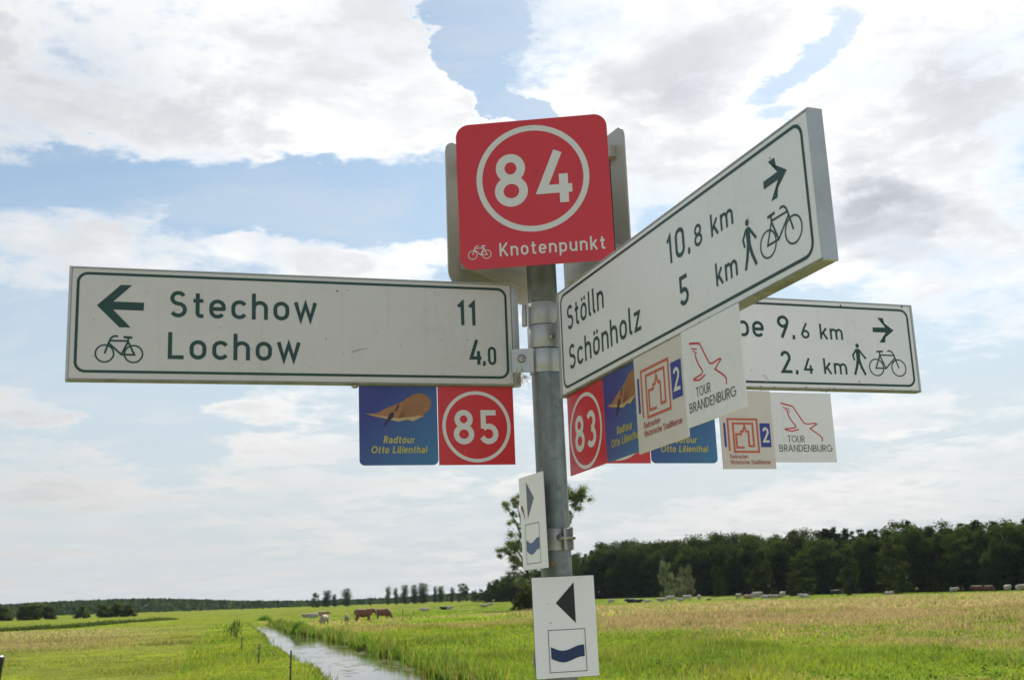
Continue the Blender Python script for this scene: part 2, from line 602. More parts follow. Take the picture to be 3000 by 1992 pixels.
G = {}
_o = stad(.07, .47, .07, .65)
G['o'] = (.54, [(_o, 1)])
G['0'] = (.52, [(stad(.07, .45, .07, .93), 1)])
G['c'] = (.50, [(A_(.27, .44, .2, .21, 28, 180) + A_(.27, .28, .2, .21, 180, 332), 0)])
G['e'] = (.54, [([(.09, .36), (.47, .36)], 0), ([(.47, .30), (.47, .44)] + A_(.27, .44, .2, .21, 0, 180) + A_(.27, .28, .2, .21, 180, 325), 0)])
_S = A_(.285, .725, .195, .205, 28, 270) + A_(.285, .295, .215, .225, 90, -150)[1:]
G['S'] = (.57, [(_S, 0)])
G['s'] = (.44, [([(x * .78, .02 + y * .685 - .0) for x, y in _S], 0)])
G['t'] = (.36, [([(.16, .93), (.16, .2)] + A_(.28, .19, .12, .12, 180, 270) + [(.35, .07)], 0), ([(.02, .65), (.34, .65)], 0)])
G['h'] = (.54, [([(.07, 0), (.07, 1)], 0), (arch(.07, .47), 0)])
G['n'] = (.54, [([(.07, 0), (.07, .72)], 0), (arch(.07, .47), 0)])
G['m'] = (.84, [([(.07, 0), (.07, .72)], 0), (arch(.07, .42), 0), (arch(.42, .77), 0)])
G['w'] = (.74, [([(.04, .72), (.21, .06), (.37, .64), (.53, .06), (.70, .72)], 0)])
G['L'] = (.50, [([(.07, 1), (.07, .07), (.50, .07)], 0)])
G['K'] = (.60, [([(.07, 0), (.07, 1)], 0), ([(.54, 1), (.09, .36)], 0), ([(.24, .54), (.56, 0)], 0)])
G['k'] = (.50, [([(.07, 0), (.07, 1)], 0), ([(.43, .72), (.09, .27)], 0), ([(.21, .42), (.46, 0)], 0)])
G['p'] = (.54, [([(.07, -.25), (.07, .72)], 0), (_o, 1)])
G['b'] = (.54, [([(.07, 0), (.07, 1)], 0), (_o, 1)])
G['d'] = (.54, [([(.47, 0), (.47, 1)], 0), (_o, 1)])
G['u'] = (.54, [([(.07, .72)] + A_(.27, .28, .2, .21, 180, 360) + [(.47, .4)], 0), ([(.47, .72), (.47, 0)], 0)])
G['r'] = (.36, [([(.07, 0), (.07, .72)], 0), ([(.07, .35)] + A_(.24, .46, .17, .19, 180, 70), 0)])
G['i'] = (.14, [([(.07, 0), (.07, .72)], 0), ([(.07, .84), (.07, .98)], 0)])
G['l'] = (.22, [([(.07, 1), (.07, .18)] + A_(.17, .17, .10, .10, 180, 270) + [(.21, .07)], 0)])
G['z'] = (.46, [([(.03, .65), (.38, .65), (.08, .07), (.46, .07)], 0)])
G['ö'] = (.54, [(_o, 1), ([(.16, .80), (.16, .95)], 0), ([(.38, .80), (.38, .95)], 0)])
G['a'] = (.50, [([(.08, .56)] + A_(.25, .46, .18, .19, 140, 0) + [(.43, 0)], 0), (A_(.25, .21, .18, .15, 20, 340, 14), 0)])
G['T'] = (.54, [([(0, .93), (.54, .93)], 0), ([(.27, .93), (.27, 0)], 0)])
G['O'] = (.84, [(A_(.42, .5, .36, .43, 0, 360, 32), 1)])
G['U'] = (.60, [([(.07, 1)] + A_(.30, .30, .23, .23, 180, 360) + [(.53, 1)], 0)])
G['R'] = (.54, [([(.07, 0), (.07, 1)], 0), ([(.07, .93), (.27, .93)] + A_(.27, .71, .2, .22, 90, -90) + [(.07, .49)], 0), ([(.27, .49), (.48, 0)], 0)])
G['B'] = (.54, [([(.07, 0), (.07, 1)], 0), ([(.07, .93), (.26, .93)] + A_(.26, .73, .18, .2, 90, -90) + [(.07, .53)], 0),
                ([(.26, .53)] + A_(.26, .30, .21, .23, 90, -90) + [(.07, .07)], 0)])
G['A'] = (.64, [([(.03, 0), (.32, .97), (.61, 0)], 0), ([(.13, .32), (.51, .32)], 0)])
G['N'] = (.62, [([(.07, 0), (.07, .95), (.55, .05), (.55, 1)], 0)])
G['D'] = (.62, [([(.07, .93), (.22, .93)] + A_(.22, .5, .33, .43, 90, -90, 16) + [(.07, .07)], 0), ([(.07, 0), (.07, 1)], 0)])
G['E'] = (.50, [([(.50, .93), (.07, .93), (.07, .07), (.50, .07)], 0), ([(.07, .5), (.44, .5)], 0)])
G['G'] = (.80, [(A_(.42, .5, .36, .43, 45, 360, 28), 0), ([(.50, .5), (.80, .5)], 0)])
G['H'] = (.58, [([(.07, 0), (.07, 1)], 0), ([(.51, 0), (.51, 1)], 0), ([(.07, .5), (.51, .5)], 0)])
G['1'] = (.32, [([(.03, .76), (.24, .93), (.24, 0)], 0)])
G['2'] = (.52, [(A_(.25, .70, .18, .23, 165, -25) + [(.08, .07), (.52, .07)], 0)])
G['3'] = (.50, [(A_(.24, .72, .18, .21, 150, -85) + [], 0), (A_(.23, .29, .20, .22, 85, -150), 0)])
G['4'] = (.56, [([(.36, 1), (.09, .27), (.56, .27)], 0), ([(.43, .55), (.43, 0)], 0)])
G['5'] = (.52, [([(.46, .93), (.11, .93), (.11, .46)], 0), (A_(.25, .30, .20, .23, 135, -155), 0)])
G['6'] = (.52, [([(.37, 1), (.10, .42)], 0), (A_(.27, .28, .2, .21, 0, 360, 24), 1)])
G['8'] = (.54, [(A_(.27, .73, .17, .20, 0, 360, 24), 1), (A_(.27, .29, .2, .22, 0, 360, 24), 1)])
G['9'] = (.52, [([(.17, 0), (.44, .58)], 0), (A_(.27, .72, .2, .21, 0, 360, 24), 1)])
G[','] = (.16, [([(.09, .14), (.09, .0), (.05, -.10)], 0)])
G[' '] = (.30, [])


def text(pr, s, x0, x1, base, cap, wt=.14, slant=0.0, sp=.14):
    nat = sum(G[c][0] for c in s) + sp * (len(s) - 1)
    k = (x1 - x0) / (nat * cap)
    x = 0.0
    for c in s:
        gw, st = G[c]
        for pts, cl in st:
            pr.stroke([(x0 + ((x + px) * k + py * slant) * cap, base + py * cap) for px, py in pts], wt * cap * (0.5 + 0.5 * min(k, 1.2)), bool(cl))
        x += gw + sp


def bike(pr, x0, x1, ybase, flip, wd):
    """bicycle symbol between x0 and x1, drawn facing left, flipped to face right"""
    k = (x1 - x0) / 84.0

    def q(pts):
        return [((x1 - px * k) if flip else (x0 + px * k), ybase + py * k) for px, py in pts]
    for cx in (17.0, 67.0):
        pr.stroke(q([(cx + 15.7 * math.cos(t * D2R), 17 + 15.7 * math.sin(t * D2R)) for t in range(0, 360, 10)]), wd * .85, True)
    pr.stroke(q([(17, 17), (25, 41), (27.5, 46), (31, 49), (36, 50), (39, 48.5)]), wd)
    pr.stroke(q([(25, 41), (57, 41)]), wd)
    pr.stroke(q([(24, 36), (46, 15.5), (68.5, 15.5), (57, 40)]), wd)
    pr.stroke(q([(57, 47), (57, 40), (46, 15.5)]), wd)
    pr.stroke(q([(49, 48.2), (64, 47.4)]), wd * 1.3)


def walker(pr, cx, y0, h):
    k = h / 72.0

    def q(pts):
        return [(cx + px * k, y0 + py * k) for px, py in pts]
    pr.disc(cx + 0.5 * k, y0 + 67 * k, 4.6 * k, 5.2 * k)
    pr.poly(q([(-5, 58), (-3, 60), (4, 60), (6, 57), (5, 31), (-4.5, 31)]))
    pr.stroke(q([(-3.5, 58), (-13.5, 45), (-10.5, 33)]), 4.4 * k)
    pr.stroke(q([(3.5, 58), (12, 47), (20, 37.5)]), 4.6 * k)
    pr.stroke(q([(-1.5, 34), (-6.5, 16), (-13, 0)]), 7 * k, taper=5.5 * k)
    pr.stroke(q([(1.5, 34), (7, 17), (15.5, 0)]), 7 * k, taper=5.5 * k)


def panel_frame(name, x, y, z, a, t, l):
    """Empty at the bottom-left corner of a sign face; local x along the sign, y up, z to the viewer"""
    a, t, l = a * D2R, t * D2R, l * D2R
    d = np.array([math.cos(a) * math.cos(t), math.sin(a) * math.cos(t), math.sin(t)])
    nr = np.array([math.sin(a), -math.cos(a), 0.0])
    u = np.cross(nr, d)
    u = u if u[2] > 0 else -u
    u = math.cos(l) * u + math.sin(l) * nr
    n = np.cross(d, u)
    o = bpy.data.objects.new(name, None)
    COL.objects.link(o)
    o.empty_display_size = 0.05
    o.matrix_world = Matrix(((d[0], u[0], n[0], x), (d[1], u[1], n[1], y), (d[2], u[2], n[2], z), (0, 0, 0, 1)))
    return o


# ------------------------------------------------------------------ terrain functions
def smooth(a, b, v):
    t = np.clip((np.asarray(v, float) - a) / (b - a), 0, 1)
    return t * t * (3 - 2 * t)


def vnoise(x, y, seed=0):
    x = np.asarray(x, float)
    y = np.asarray(y, float)
    xi, yi = np.floor(x).astype(np.int64), np.floor(y).astype(np.int64)
    fx, fy = x - xi, y - yi
    fx, fy = fx * fx * (3 - 2 * fx), fy * fy * (3 - 2 * fy)

    def hsh(i, j):
        h = (i * 374761393 + j * 668265263 + seed * 1442695041) & 0xFFFFFFFF
        h = ((h ^ (h >> 13)) * 1274126177) & 0xFFFFFFFF
        return ((h ^ (h >> 16)) & 0xFFFF) / 65535.0
    return (hsh(xi, yi) * (1 - fx) + hsh(xi + 1, yi) * fx) * (1 - fy) + (hsh(xi, yi + 1) * (1 - fx) + hsh(xi + 1, yi + 1) * fx) * fy


def fbm(x, y, oct=4, seed=0):
    s, a, f = 0.0, 0.5, 1.0
    for k in range(oct):
        s = s + a * vnoise(x * f, y * f, seed + k)
        a, f = a * .5, f * 2.03
    return s / (1 - .5 ** oct)


WATER_Z = -0.30


def flat_hit(x, y, z):
    r = ray(x, y)
    return (CAM + r * ((z - CAM[2]) / r[2]))[:2]


# banks of the ditch where they stand (left and right water edge, near to far)
LB = np.array([flat_hit(x, y, 0.06) for x, y in ((1170, 2150), (1035, 1992), (955, 1933), (885, 1905), (824, 1882), (795, 1856), (768, 1838), (747, 1826), (728, 1822))])
RB = np.array([flat_hit(x, y, WATER_Z) for x, y in ((1600, 2150), (1283, 1992), (1173, 1937), (1082, 1911), (948, 1869), (852, 1857), (827, 1842), (787, 1828), (735, 1823.5))])


YM = min(LB[:, 1].max(), RB[:, 1].max()) - 1.0


def resample(P, n):
    d = np.concatenate([[0], np.cumsum(np.linalg.norm(np.diff(P, axis=0), axis=1))])
    t = np.linspace(0, d[-1], n)
    return np.stack([np.interp(t, d, P[:, 0]), np.interp(t, d, P[:, 1])], 1)


def by_y(P, ys):
    o = np.argsort(P[:, 1])
    return np.interp(ys, P[o, 1], P[o, 0])


def ditch(x, y):
    """(signed distance outside the water edge, + = dry land; side -1 left / +1 right); valid for y 10..190"""
    yy = np.clip(y, 8, YM)
    xl, xr = by_y(LB, yy), by_y(RB, yy)
    mid = (xl + xr) / 2
    slope = 0.93
    xl = xl - .25
    d = np.where(x < mid, xl - x, x - xr) * slope
    far = np.clip(y - YM + 4, 0, None) + np.clip(9 - y, 0, None)
    d = np.where((y > YM - 4) | (y < 9), np.maximum(d, 0) + far, d)
    return d, np.where(x < mid, -1.0, 1.0)


def ground_z(x, y):
    x = np.asarray(x, float)
    y = np.asarray(y, float)
    h = .85 * smooth(280, 420, y) * smooth(-150, 60, x) + .9 * smooth(400, 1100, y) * smooth(-450, -50, x)
    h = h + .05 * (fbm(x * .12, y * .12, 3, 3) - .5) + .5 * smooth(700, 1600, y)
    d, s = ditch(x, y)
    wig = .30 * (vnoise(x * 1.3, y * .6, 9) - .5) + .75 * (vnoise(x * .35, y * .22, 19) - .5)
    bank = smooth(-0.15, .75, d + wig)
    return h * bank + (WATER_Z - .35) * (1 - bank) + .07 * np.exp(-((d - .9) / .5) ** 2)


def at(x, y):
    """point of the ground seen at a photo pixel"""
    r = ray(x, y)
    z = 0.0
    for _ in range(25):
        P = CAM + r * ((z - CAM[2]) / r[2])
        z = .5 * z + .5 * float(ground_z(P[0], P[1]))
    return P


def along(x, dist):
    """point of the ground in the direction of photo column x, dist metres away"""
    hy = IH / 2 + FPX * (RGT[2] * (x - IW / 2) / FPX + FWD[2]) / UPV[2]
    r = ray(x, hy)
    h = np.array([r[0], r[1]]) / math.hypot(r[0], r[1])
    X, Y = CAM[0] + h[0] * dist, CAM[1] + h[1] * dist
    return np.array([X, Y, float(ground_z(X, Y))])


def height_for(x, dist, ytop):
    """height of something standing `dist` away whose top is seen at photo row ytop"""
    P = along(x, dist)
    r = ray(x, ytop)
    k = math.hypot(P[0] - CAM[0], P[1] - CAM[1]) / math.hypot(r[0], r[1])
    return CAM[2] + r[2] * k - P[2]


def zone(x, y):
    """meadow colour and plant height at ground points"""
    d = np.hypot(x - CAM[0], y - CAM[1])
    a = np.arctan2(x - CAM[0], y - CAM[1])
    dd, side = ditch(x, y)
    n1 = fbm(x * .10, y * .055, 4, 21)
    n2 = fbm(x * .45, y * .25, 3, 31)
    n3 = fbm(x * 1.7, y * 1.2, 3, 41)
    right = (side > 0)
    # tall flowering grass, brownish pink
    ra = smooth(.12, .40, a)
    br = smooth(0, 1, (d - 30 + 8 * ra) / (26 - 6 * ra)) * (1 - smooth(205, 240, d)) * smooth(-.075, .005, a) * right
    br = br * (1 - .9 * (1 - smooth(90, 150, d)) * (1 - smooth(-.03, .05, a)))
    n4 = fbm(x * .055 + 7, y * .022, 3, 61)
    bm = smooth(.36, .72, n1 * .55 + n2 * .40 + n4 * .55 - .27 + .20 * br + .14 * smooth(60, 120, d)) * br * (.70 + .3 * n3)
    bl = smooth(58, 80, d) * (1 - smooth(140, 172, d)) * (1 - smooth(-.40, -.27, a)) * (~right)
    bm = np.maximum(bm, smooth(.30, .55, n1 * .5 + n2 * .4 + .10 * bl) * bl * .62)
    bm = np.maximum(bm, .55 * smooth(.54, .64, n1) * right * smooth(22, 32, d))
    lush = np.stack([.155 + 0 * x, .225 + 0 * x, .030 + 0 * x], -1)
    lime = np.stack([.215 + 0 * x, .262 + 0 * x, .036 + 0 * x], -1)
    olive = np.stack([.200 + 0 * x, .228 + 0 * x, .048 + 0 * x], -1)
    brown = np.stack([.300 + 0 * x, .225 + 0 * x, .165 + 0 * x], -1)
    straw = np.stack([.270 + 0 * x, .225 + 0 * x, .130 + 0 * x], -1)
    dark = np.stack([.075 + 0 * x, .115 + 0 * x, .020 + 0 * x], -1)

    def lerp(p, q, t):
        return p + (q - p) * t[..., None]
    c = lerp(lush, lime, smooth(.40, .62, n1 * .5 + n2 * .5))
    cl = lerp(olive, lime, smooth(.38, .60, n2 * .6 + n1 * .4))
    c = np.where(right[..., None], c, cl)
    soil = np.zeros_like(d)
    for (px_, py_, sx, sy) in ((500, 1887, 2.2, 1.4), (560, 1880, 3.0, 1.0), (625, 1865, 2.0, 1.6), (585, 1882, 1.0, .8)):
        q = flat_hit(px_, py_, 0.0)
        soil = np.maximum(soil, np.exp(-((x - q[0]) / sx) ** 2 - ((y - q[1]) / sy) ** 2))
    soil = smooth(.35, .9, soil * (.5 + n3))
    c = lerp(c, np.stack([.085 + 0 * x, .065 + 0 * x, .035 + 0 * x], -1), .85 * soil)
    # the strip between fence and ditch is lusher
    strip = (~right) & (dd < 4.5)
    c = np.where(strip[..., None], lerp(lush, lime, smooth(.35, .65, n2)), c)
    c = lerp(c, lerp(brown, straw, smooth(.35, .65, n2)), np.clip(bm * (1 - .70 * smooth(.52, .64, fbm(x * .16 + 9, y * .075, 3, 83)) * right), 0, 1))
    n5 = fbm(x * .22 + 3, y * .13, 4, 71)
    c = lerp(c, dark, .80 * smooth(.54, .68, n5 * .6 + n3 * .4) * (1 - .5 * np.clip(bm, 0, 1)) * np.where(right, 1.0, .55))
    c = c * (0.80 + .56 * n3)[..., None]
    hgt = np.where(right, .09 + .19 * n2 * smooth(.2, 2.5, dd), .05 + .05 * n3) + bm * .14
    hgt = np.where(strip, .06 + .12 * n2 * smooth(.3, 2.0, dd), hgt)
    edge = np.exp(-((dd - .35) / .45) ** 2)
    hgt = hgt + edge * (.03 + .12 * n2) * np.where(right, 1.5, .5)
    hgt = hgt * (.65 + .9 * smooth(.50, .70, n5)) 
    return c, hgt, bm, dd


# ------------------------------------------------------------------ ground, water, far hill
def build_terrain():
    az_f = np.linspace(-.62, .62, 900)
    az_c = np.linspace(.62, 2 * math.pi - .62, 60)[1:-1]
    az = np.concatenate([az_f, az_c])
    rad = np.concatenate([np.linspace(.6, 20, 24, endpoint=False), np.geomspace(20, 160, 300, endpoint=False), np.geomspace(160, 6500, 120)])
    A, R = np.meshgrid(az, rad, indexing='ij')
    X = CAM[0] + np.sin(A) * R
    Y = CAM[1] + np.cos(A) * R
    Z = ground_z(X.ravel(), Y.ravel()).reshape(X.shape)
    na, nr = X.shape
    v = np.stack([X.ravel(), Y.ravel(), Z.ravel()], 1)
    v = np.vstack([v, [[CAM[0], CAM[1], float(ground_z(CAM[0], CAM[1]))]]])
    I = (np.arange(na) * nr)[:, None] + np.arange(nr - 1)[None, :]
    J = (((np.arange(na) + 1) % na) * nr)[:, None] + np.arange(nr - 1)[None, :]
    q = np.stack([I, I + 1, J + 1, J], -1).reshape(-1, 4)
    ci = len(v) - 1
    t = np.stack([np.full(na, ci), np.arange(na) * nr, ((np.arange(na) + 1) % na) * nr], 1)
    c, h, bm, dd = zone(v[:, 0], v[:, 1])
    c = c * .75
    mud = np.exp(-((dd + .1) / .35) ** 2)[:, None]
    c = c * (1 - .7 * mud) + np.array([.035, .030, .018]) * .7 * mud
    m = bpy.data.materials.new('meadow ground')
    m.use_nodes = True
    n = NT(m.node_tree)
    bs = m.node_tree.nodes['Principled BSDF']
    att = n.node('ShaderNodeAttribute', attribute_name='col')
    geo = n.node('ShaderNodeNewGeometry')
    a, _ = n.noise(geo.outputs['Position'], 1.1, 8, .65)
    b, _ = n.noise(geo.outputs['Position'], .12, 5, .6)
    f = n.math('ADD', n.math('MULTIPLY', n.step(a, .25, .75), .7), n.math('MULTIPLY', n.step(b, .3, .7), .45))
    f = n.math('ADD', f, .42)
    sc = n.node('ShaderNodeVectorMath', operation='SCALE')
    n.put(sc.inputs[0], att.outputs['Color'])
    n.put(sc.inputs[3], f)
    n.put(bs.inputs['Base Color'], sc.outputs[0])
    bs.inputs['Roughness'].default_value = 1
    bs.inputs['Specular IOR Level'].default_value = 0.0
    bn = n.node('ShaderNodeBump')
    bn.inputs['Strength'].default_value = .8
    bn.inputs['Distance'].default_value = .25
    n.put(bn.inputs['Height'], a)
    n.put(bs.inputs['Normal'], bn.outputs[0])
    o = big_mesh('meadow', v, q, t, c, m, smooth=True)
    tag(o, kind='structure')
    return o


build_terrain()


def build_bounce_path():  # unseen pale strip added to bounce neutral light up onto the sign faces
    xs = np.linspace(-70, 70, 141)
    yc = -3.0 + .012 * xs + .0006 * xs * xs
    v, f = [], []
    for x, y in zip(xs, yc):
        for o in (-2.0, -1.95, 1.95, 2.0):
            v.append((x, y + o, float(ground_z(x, y + o)) + (.05 if abs(o) < 1.98 else -.05)))
    for i in range(len(xs) - 1):
        for k in range(3):
            f.append((4 * i + k, 4 * i + 4 + k, 4 * i + 5 + k, 4 * i + 1 + k))
    m = mat_paint('bounce path concrete', (.40, .385, .36), .9, .5, (.24, .225, .20), 3.0, .4)
    o = mesh_obj('bounce_path', v, f, m)
    tag(o, kind='structure')


build_bounce_path()


def build_water():
    ys = np.linspace(9, YM, 140)
    xl, xr = by_y(LB, ys) - 1.2, by_y(RB, ys) + 1.2
    v = [(a, y, WATER_Z) for a, y in zip(xl, ys)] + [(b, y, WATER_Z) for b, y in zip(xr, ys)]
    n = len(ys)
    f = [(i, n + i, n + i + 1, i + 1) for i in range(n - 1)]
    m, nn, bs = new_mat('ditch water')
    bs.inputs['Base Color'].default_value = (.016, .018, .012, 1)
    bs.inputs['Roughness'].default_value = .03
    bs.inputs['IOR'].default_value = 1.33
    bs.inputs['Specular IOR Level'].default_value = .5
    geo = nn.node('ShaderNodeNewGeometry')
    mp = nn.node('ShaderNodeMapping')
    mp.inputs['Scale'].default_value = (3.2, 1.0, 1)
    nn.put(mp.inputs[0], geo.outputs['Position'])
    a, _ = nn.noise(mp.outputs[0], 2.2, 4, .6, .6)
    b, _ = nn.noise(geo.outputs['Position'], .35, 3, .5)
    bn = nn.node('ShaderNodeBump')
    bn.inputs['Distance'].default_value = .018
    nn.put(bn.inputs['Strength'], nn.step(b, .40, .62, .03, .30))
    nn.put(bn.inputs['Height'], a)
    nn.put(bs.inputs['Normal'], bn.outputs[0])
    o = mesh_obj('ditch_water', v, f, m)
    tag(o, kind='structure')


build_water()


# ------------------------------------------------------------------ signpost
PLX, PLY = -0.61125 * D2R, 0.19823 * D2R


def axis(z):
    return np.array([math.tan(PLX) * (z - 2), math.tan(PLY) * (z - 2), z])


post = empty('signpost_pole', tuple(axis(0.0)))
tag(post, 'grey galvanised steel tube pole that carries all the signs', 'signpost')


def tube_mesh(name, path, radii, mat, parent, seg=24, smooth_=True, cap=True):
    path = [np.array(p, float) for p in path]
    v, f = [], []
    n = len(path)
    t0 = path[1] - path[0]
    ref = np.array([0, 0, 1.0]) if abs(t0[2]) < .9 * np.linalg.norm(t0) else np.array([1.0, 0, 0])
    for i, p in enumerate(path):
        t = path[min(i + 1, n - 1)] - path[max(i - 1, 0)]
        t = t / np.linalg.norm(t)
        a = np.cross(ref, t)
        a /= np.linalg.norm(a)
        b = np.cross(t, a)
        for k in range(seg):
            an = 2 * math.pi * k / seg
            v.append(p + radii[i] * (math.cos(an) * a + math.sin(an) * b))
    for i in range(n - 1):
        for k in range(seg):
            k2 = (k + 1) % seg
            f.append((i * seg + k, i * seg + k2, (i + 1) * seg + k2, (i + 1) * seg + k))
    if cap:
        f.append(tuple(range(seg - 1, -1, -1)))
        f.append(tuple((n - 1) * seg + k for k in range(seg)))
    return mesh_obj(name, v, f, mat, parent, smooth=False) if not smooth_ else shade(mesh_obj(name, v, f, mat, parent), seg)


def shade(o, seg):
    for p in o.data.polygons:
        p.use_smooth = len(p.vertices) == 4
    return o


P0 = axis(0.0)
tube_mesh('pole_tube', [axis(z) - P0 for z in np.linspace(-.3, 2.92, 15)], [.03015] * 15, M['steel'], post, 48)
tube_mesh('pole_cap', [axis(z) - P0 for z in (2.92, 2.926, 2.932)], [.0335, .0335, .028], M['cap'], post, 32)


def band(name, z0, z1, r=.0335, a0=0, a1=360, mat='clamp'):
    v, f = [], []
    n = 40
    zs = (z0, z0 + .002, z1 - .002, z1)
    rr = (r - .0012, r, r, r - .0012)
    full = a1 - a0 >= 360
    for z, q in zip(zs, rr):
        c = axis(z) - P0
        for k in range(n + (0 if full else 1)):
            an = (a0 + (a1 - a0) * k / n) * D2R
            v.append((c[0] + q * math.cos(an), c[1] + q * math.sin(an), c[2]))
    m = n if full else n + 1
    for i in range(3):
        for k in range(m if full else m - 1):
            f.append((i * m + k, i * m + (k + 1) % m, (i + 1) * m + (k + 1) % m, (i + 1) * m + k))
    # thin top and bottom lips
    for i, z in ((0, z0), (3, z1)):
        b = len(v)
        c = axis(z) - P0
        for k in range(m):
            an = (a0 + (a1 - a0) * k / n) * D2R
            v.append((c[0] + .0302 * math.cos(an), c[1] + .0302 * math.sin(an), c[2]))
        for k in range(m if full else m - 1):
            f.append((i * m + k, i * m + (k + 1) % m, b + (k + 1) % m, b + k))
    return mesh_obj(name, v, f, M[mat], post, smooth=True)


def bar(name, p, q, hgt, thick, mat, parent):
    """upright flat bar from p to q (plan points with centre height), height hgt"""
    p, q = np.array(p, float), np.array(q, float)
    d = q - p
    d /= np.linalg.norm(d)
    nrm = np.cross(d, [0, 0, 1.0])
    nrm /= np.linalg.norm(nrm)
    up = np.cross(nrm, d)
    v = []
    for s in (p, q):
        for a, b in ((-1, -1), (1, -1), (1, 1), (-1, 1)):
            v.append(s + nrm * thick / 2 * a + up * hgt / 2 * b)
    f = [(3, 2, 1, 0), (4, 5, 6, 7), (0, 1, 5, 4), (1, 2, 6, 5), (2, 3, 7, 6), (3, 0, 4, 7)]
    return mesh_obj(name, v, f, mat, parent)


def dome(name, c, nrm, r, mat, parent, flat=.55):
    nrm = np.array(nrm, float)
    nrm /= np.linalg.norm(nrm)
    ref = np.array([0, 0, 1.0]) if abs(nrm[2]) < .9 else np.array([1.0, 0, 0])
    a = np.cross(ref, nrm)
    a /= np.linalg.norm(a)
    b = np.cross(nrm, a)
    v, f = [], []
    rings, seg = 6, 20
    for i in range(rings):
        ph = i / rings * math.pi / 2
        for k in range(seg):
            an = 2 * math.pi * k / seg
            v.append(np.array(c) + r * math.cos(ph) * (math.cos(an) * a + math.sin(an) * b) + nrm * r * flat * math.sin(ph))
    v.append(np.array(c) + nrm * r * flat)
    for i in range(rings - 1):
        for k in range(seg):
            k2 = (k + 1) % seg
            f.append((i * seg + k, i * seg + k2, (i + 1) * seg + k2, (i + 1) * seg + k))
    for k in range(seg):
        f.append(((rings - 1) * seg + k, (rings - 1) * seg + (k + 1) % seg, len(v) - 1))
    return mesh_obj(name, v, f, mat, parent, smooth=True)


# sign clamps on the pole
c1 = band('clamp_band', 2.532, 2.578)
c2 = band('clamp_band', 2.484, 2.5305, .0345)
c3 = band('clamp_band', 2.434, 2.4825, .0337)
for c, (px, py), z0, z1 in ((c1, (-.0385, -.016), 2.530, 2.574),):
    pp = axis((z0 + z1) / 2) - P0
    o = tube_mesh('clamp_hinge', [pp + [px, py, z0 - (z0 + z1) / 2], pp + [px, py, z1 - (z0 + z1) / 2]], [.0052, .0052], M['clamp'], c, 16)
pz = axis(2.458) - P0
o = bar('clamp_plate', pz + [-.067, -.026, 0], pz + [-.024, -.0285, 0], .0475, .004, M['clamp'], c3)
o = dome('clamp_bolt', pz + [-.0475, -.0298, .004], (.03, -1, 0), .0085, M['bolt'], c3, .8)
pz = axis(2.506) - P0
o = bar('clamp_plate', pz + [.0215, -.030, 0], pz + [.0268, -.078, 0], .045, .004, M['clamp'], c2)
o = dome('clamp_bolt', pz + [.0135, -.0335, -.002], (.4, -1, 0), .0062, M['bolt'], c2, .9)
o = bar('clamp_plate', axis(2.555) - P0 + [.028, .014, 0], axis(2.555) - P0 + [.066, .030, 0], .044, .004, M['clamp'], c1)
# lower clamps for the two trail plates
c4 = band('clamp_band', 2.086, 2.128, .0335)
pz = axis(2.107) - P0
o = bar('clamp_lug', pz + [.015, -.029, 0], pz + [.019, -.041, 0], .041, .003, M['clamp'], c4)
o = bar('clamp_lug', pz + [.026, -.020, 0], pz + [.035, -.026, 0], .041, .003, M['clamp'], c4)
o = dome('clamp_bolt', pz + [.0105, -.0325, .003], (.2, -1, 0), .0072, M['bolt'], c4, .9)
o = tube_mesh('clamp_screw', [pz + [.008, -.040, .002], pz + [.038, -.022, .002]], [.0038, .0038], M['bolt'], c4, 12)
c5 = band('clamp_band', 1.862, 1.902, .0335)
pz = axis(1.884) - P0
o = tube_mesh('clamp_knob', [pz + [-.028, -.018, 0], pz + [-.045, -.018, 0], pz + [-.050, -.018, 0], pz + [-.052, -.018, 0]], [.0175, .0175, .0155, .006], M['knob'], c5, 24)
pz = axis(2.168) - P0
o = bar('clamp_lug', pz + [-.0335, -.012, 0], pz + [-.032, -.036, 0], .05, .0025, M['clamp'], c4)
# rust mark on the tube
r_ = Print(0)
r_.disc(0, 0, 3.2, 4.5)
ru = r_.build('rust_spot', M['rust'], post)
ru.matrix_local = Matrix.Translation(Vector(axis(2.062) - P0 + np.array([-.006, -.0304, 0]))) @ Matrix.Rotation(math.pi / 2, 4, 'X')


# ------------------------------------------------------------------ the three arrow signs
def arrow_sign(name, fr, L, H, label, group='white arrow signs on the pole', pole_end=1, th=.020, sheet='white'):
    e = panel_frame(name, *fr)
    tag(e, label, 'arrow sign', group)
    slab('board', rrect(0, 0, L, H), -th, 0, M[sheet], e, .0012)
    # aluminium edge profile round the board, a touch proud
    for nm, pts in (('edge_profile', rrect(-.0022, -.0026, L + .0022, -.0001)), ('edge_profile', rrect(-.0022, H + .0001, L + .0022, H + .0022))):
        slab(nm, pts, -th - .001, .0012, M['grime'] if pts[0][1] < 0 else M['alu'], e)
    xe, xp = (L, 0) if pole_end == 0 else (0, L)
    sg = 1 if xe > 0 else -1
    slab('end_cap', rrect(min(xe, xe + sg * .0045) + sg * .0002, -.0028, max(xe, xe + sg * .0045) + sg * .0002, H + .0024), -th - .0014, .0005, M['alu'], e)
    sp = 1 if xp > 0 else -1
    for k, (a, b, z0, z1) in enumerate(((.0002, .006, -th - .001, .002), (.0064, .0105, -th + .002, -.002), (.0109, .0155, -th - .001, -.0035))):
        x0, x1 = sorted((xp + sp * a, xp + sp * b))
        slab('end_rail', rrect(x0, -.0028 + .0004 * k, x1, H + .0024 - .0004 * k), z0, z1, M['alu'], e)
    return e


def border(e, x0, y0, x1, y1, r, wd):
    pr = Print(.0004)
    pr.stroke(rrect(x0, y0, x1, y1, r, 10), wd, True)
    pr.build('border_line', M['green'], e)


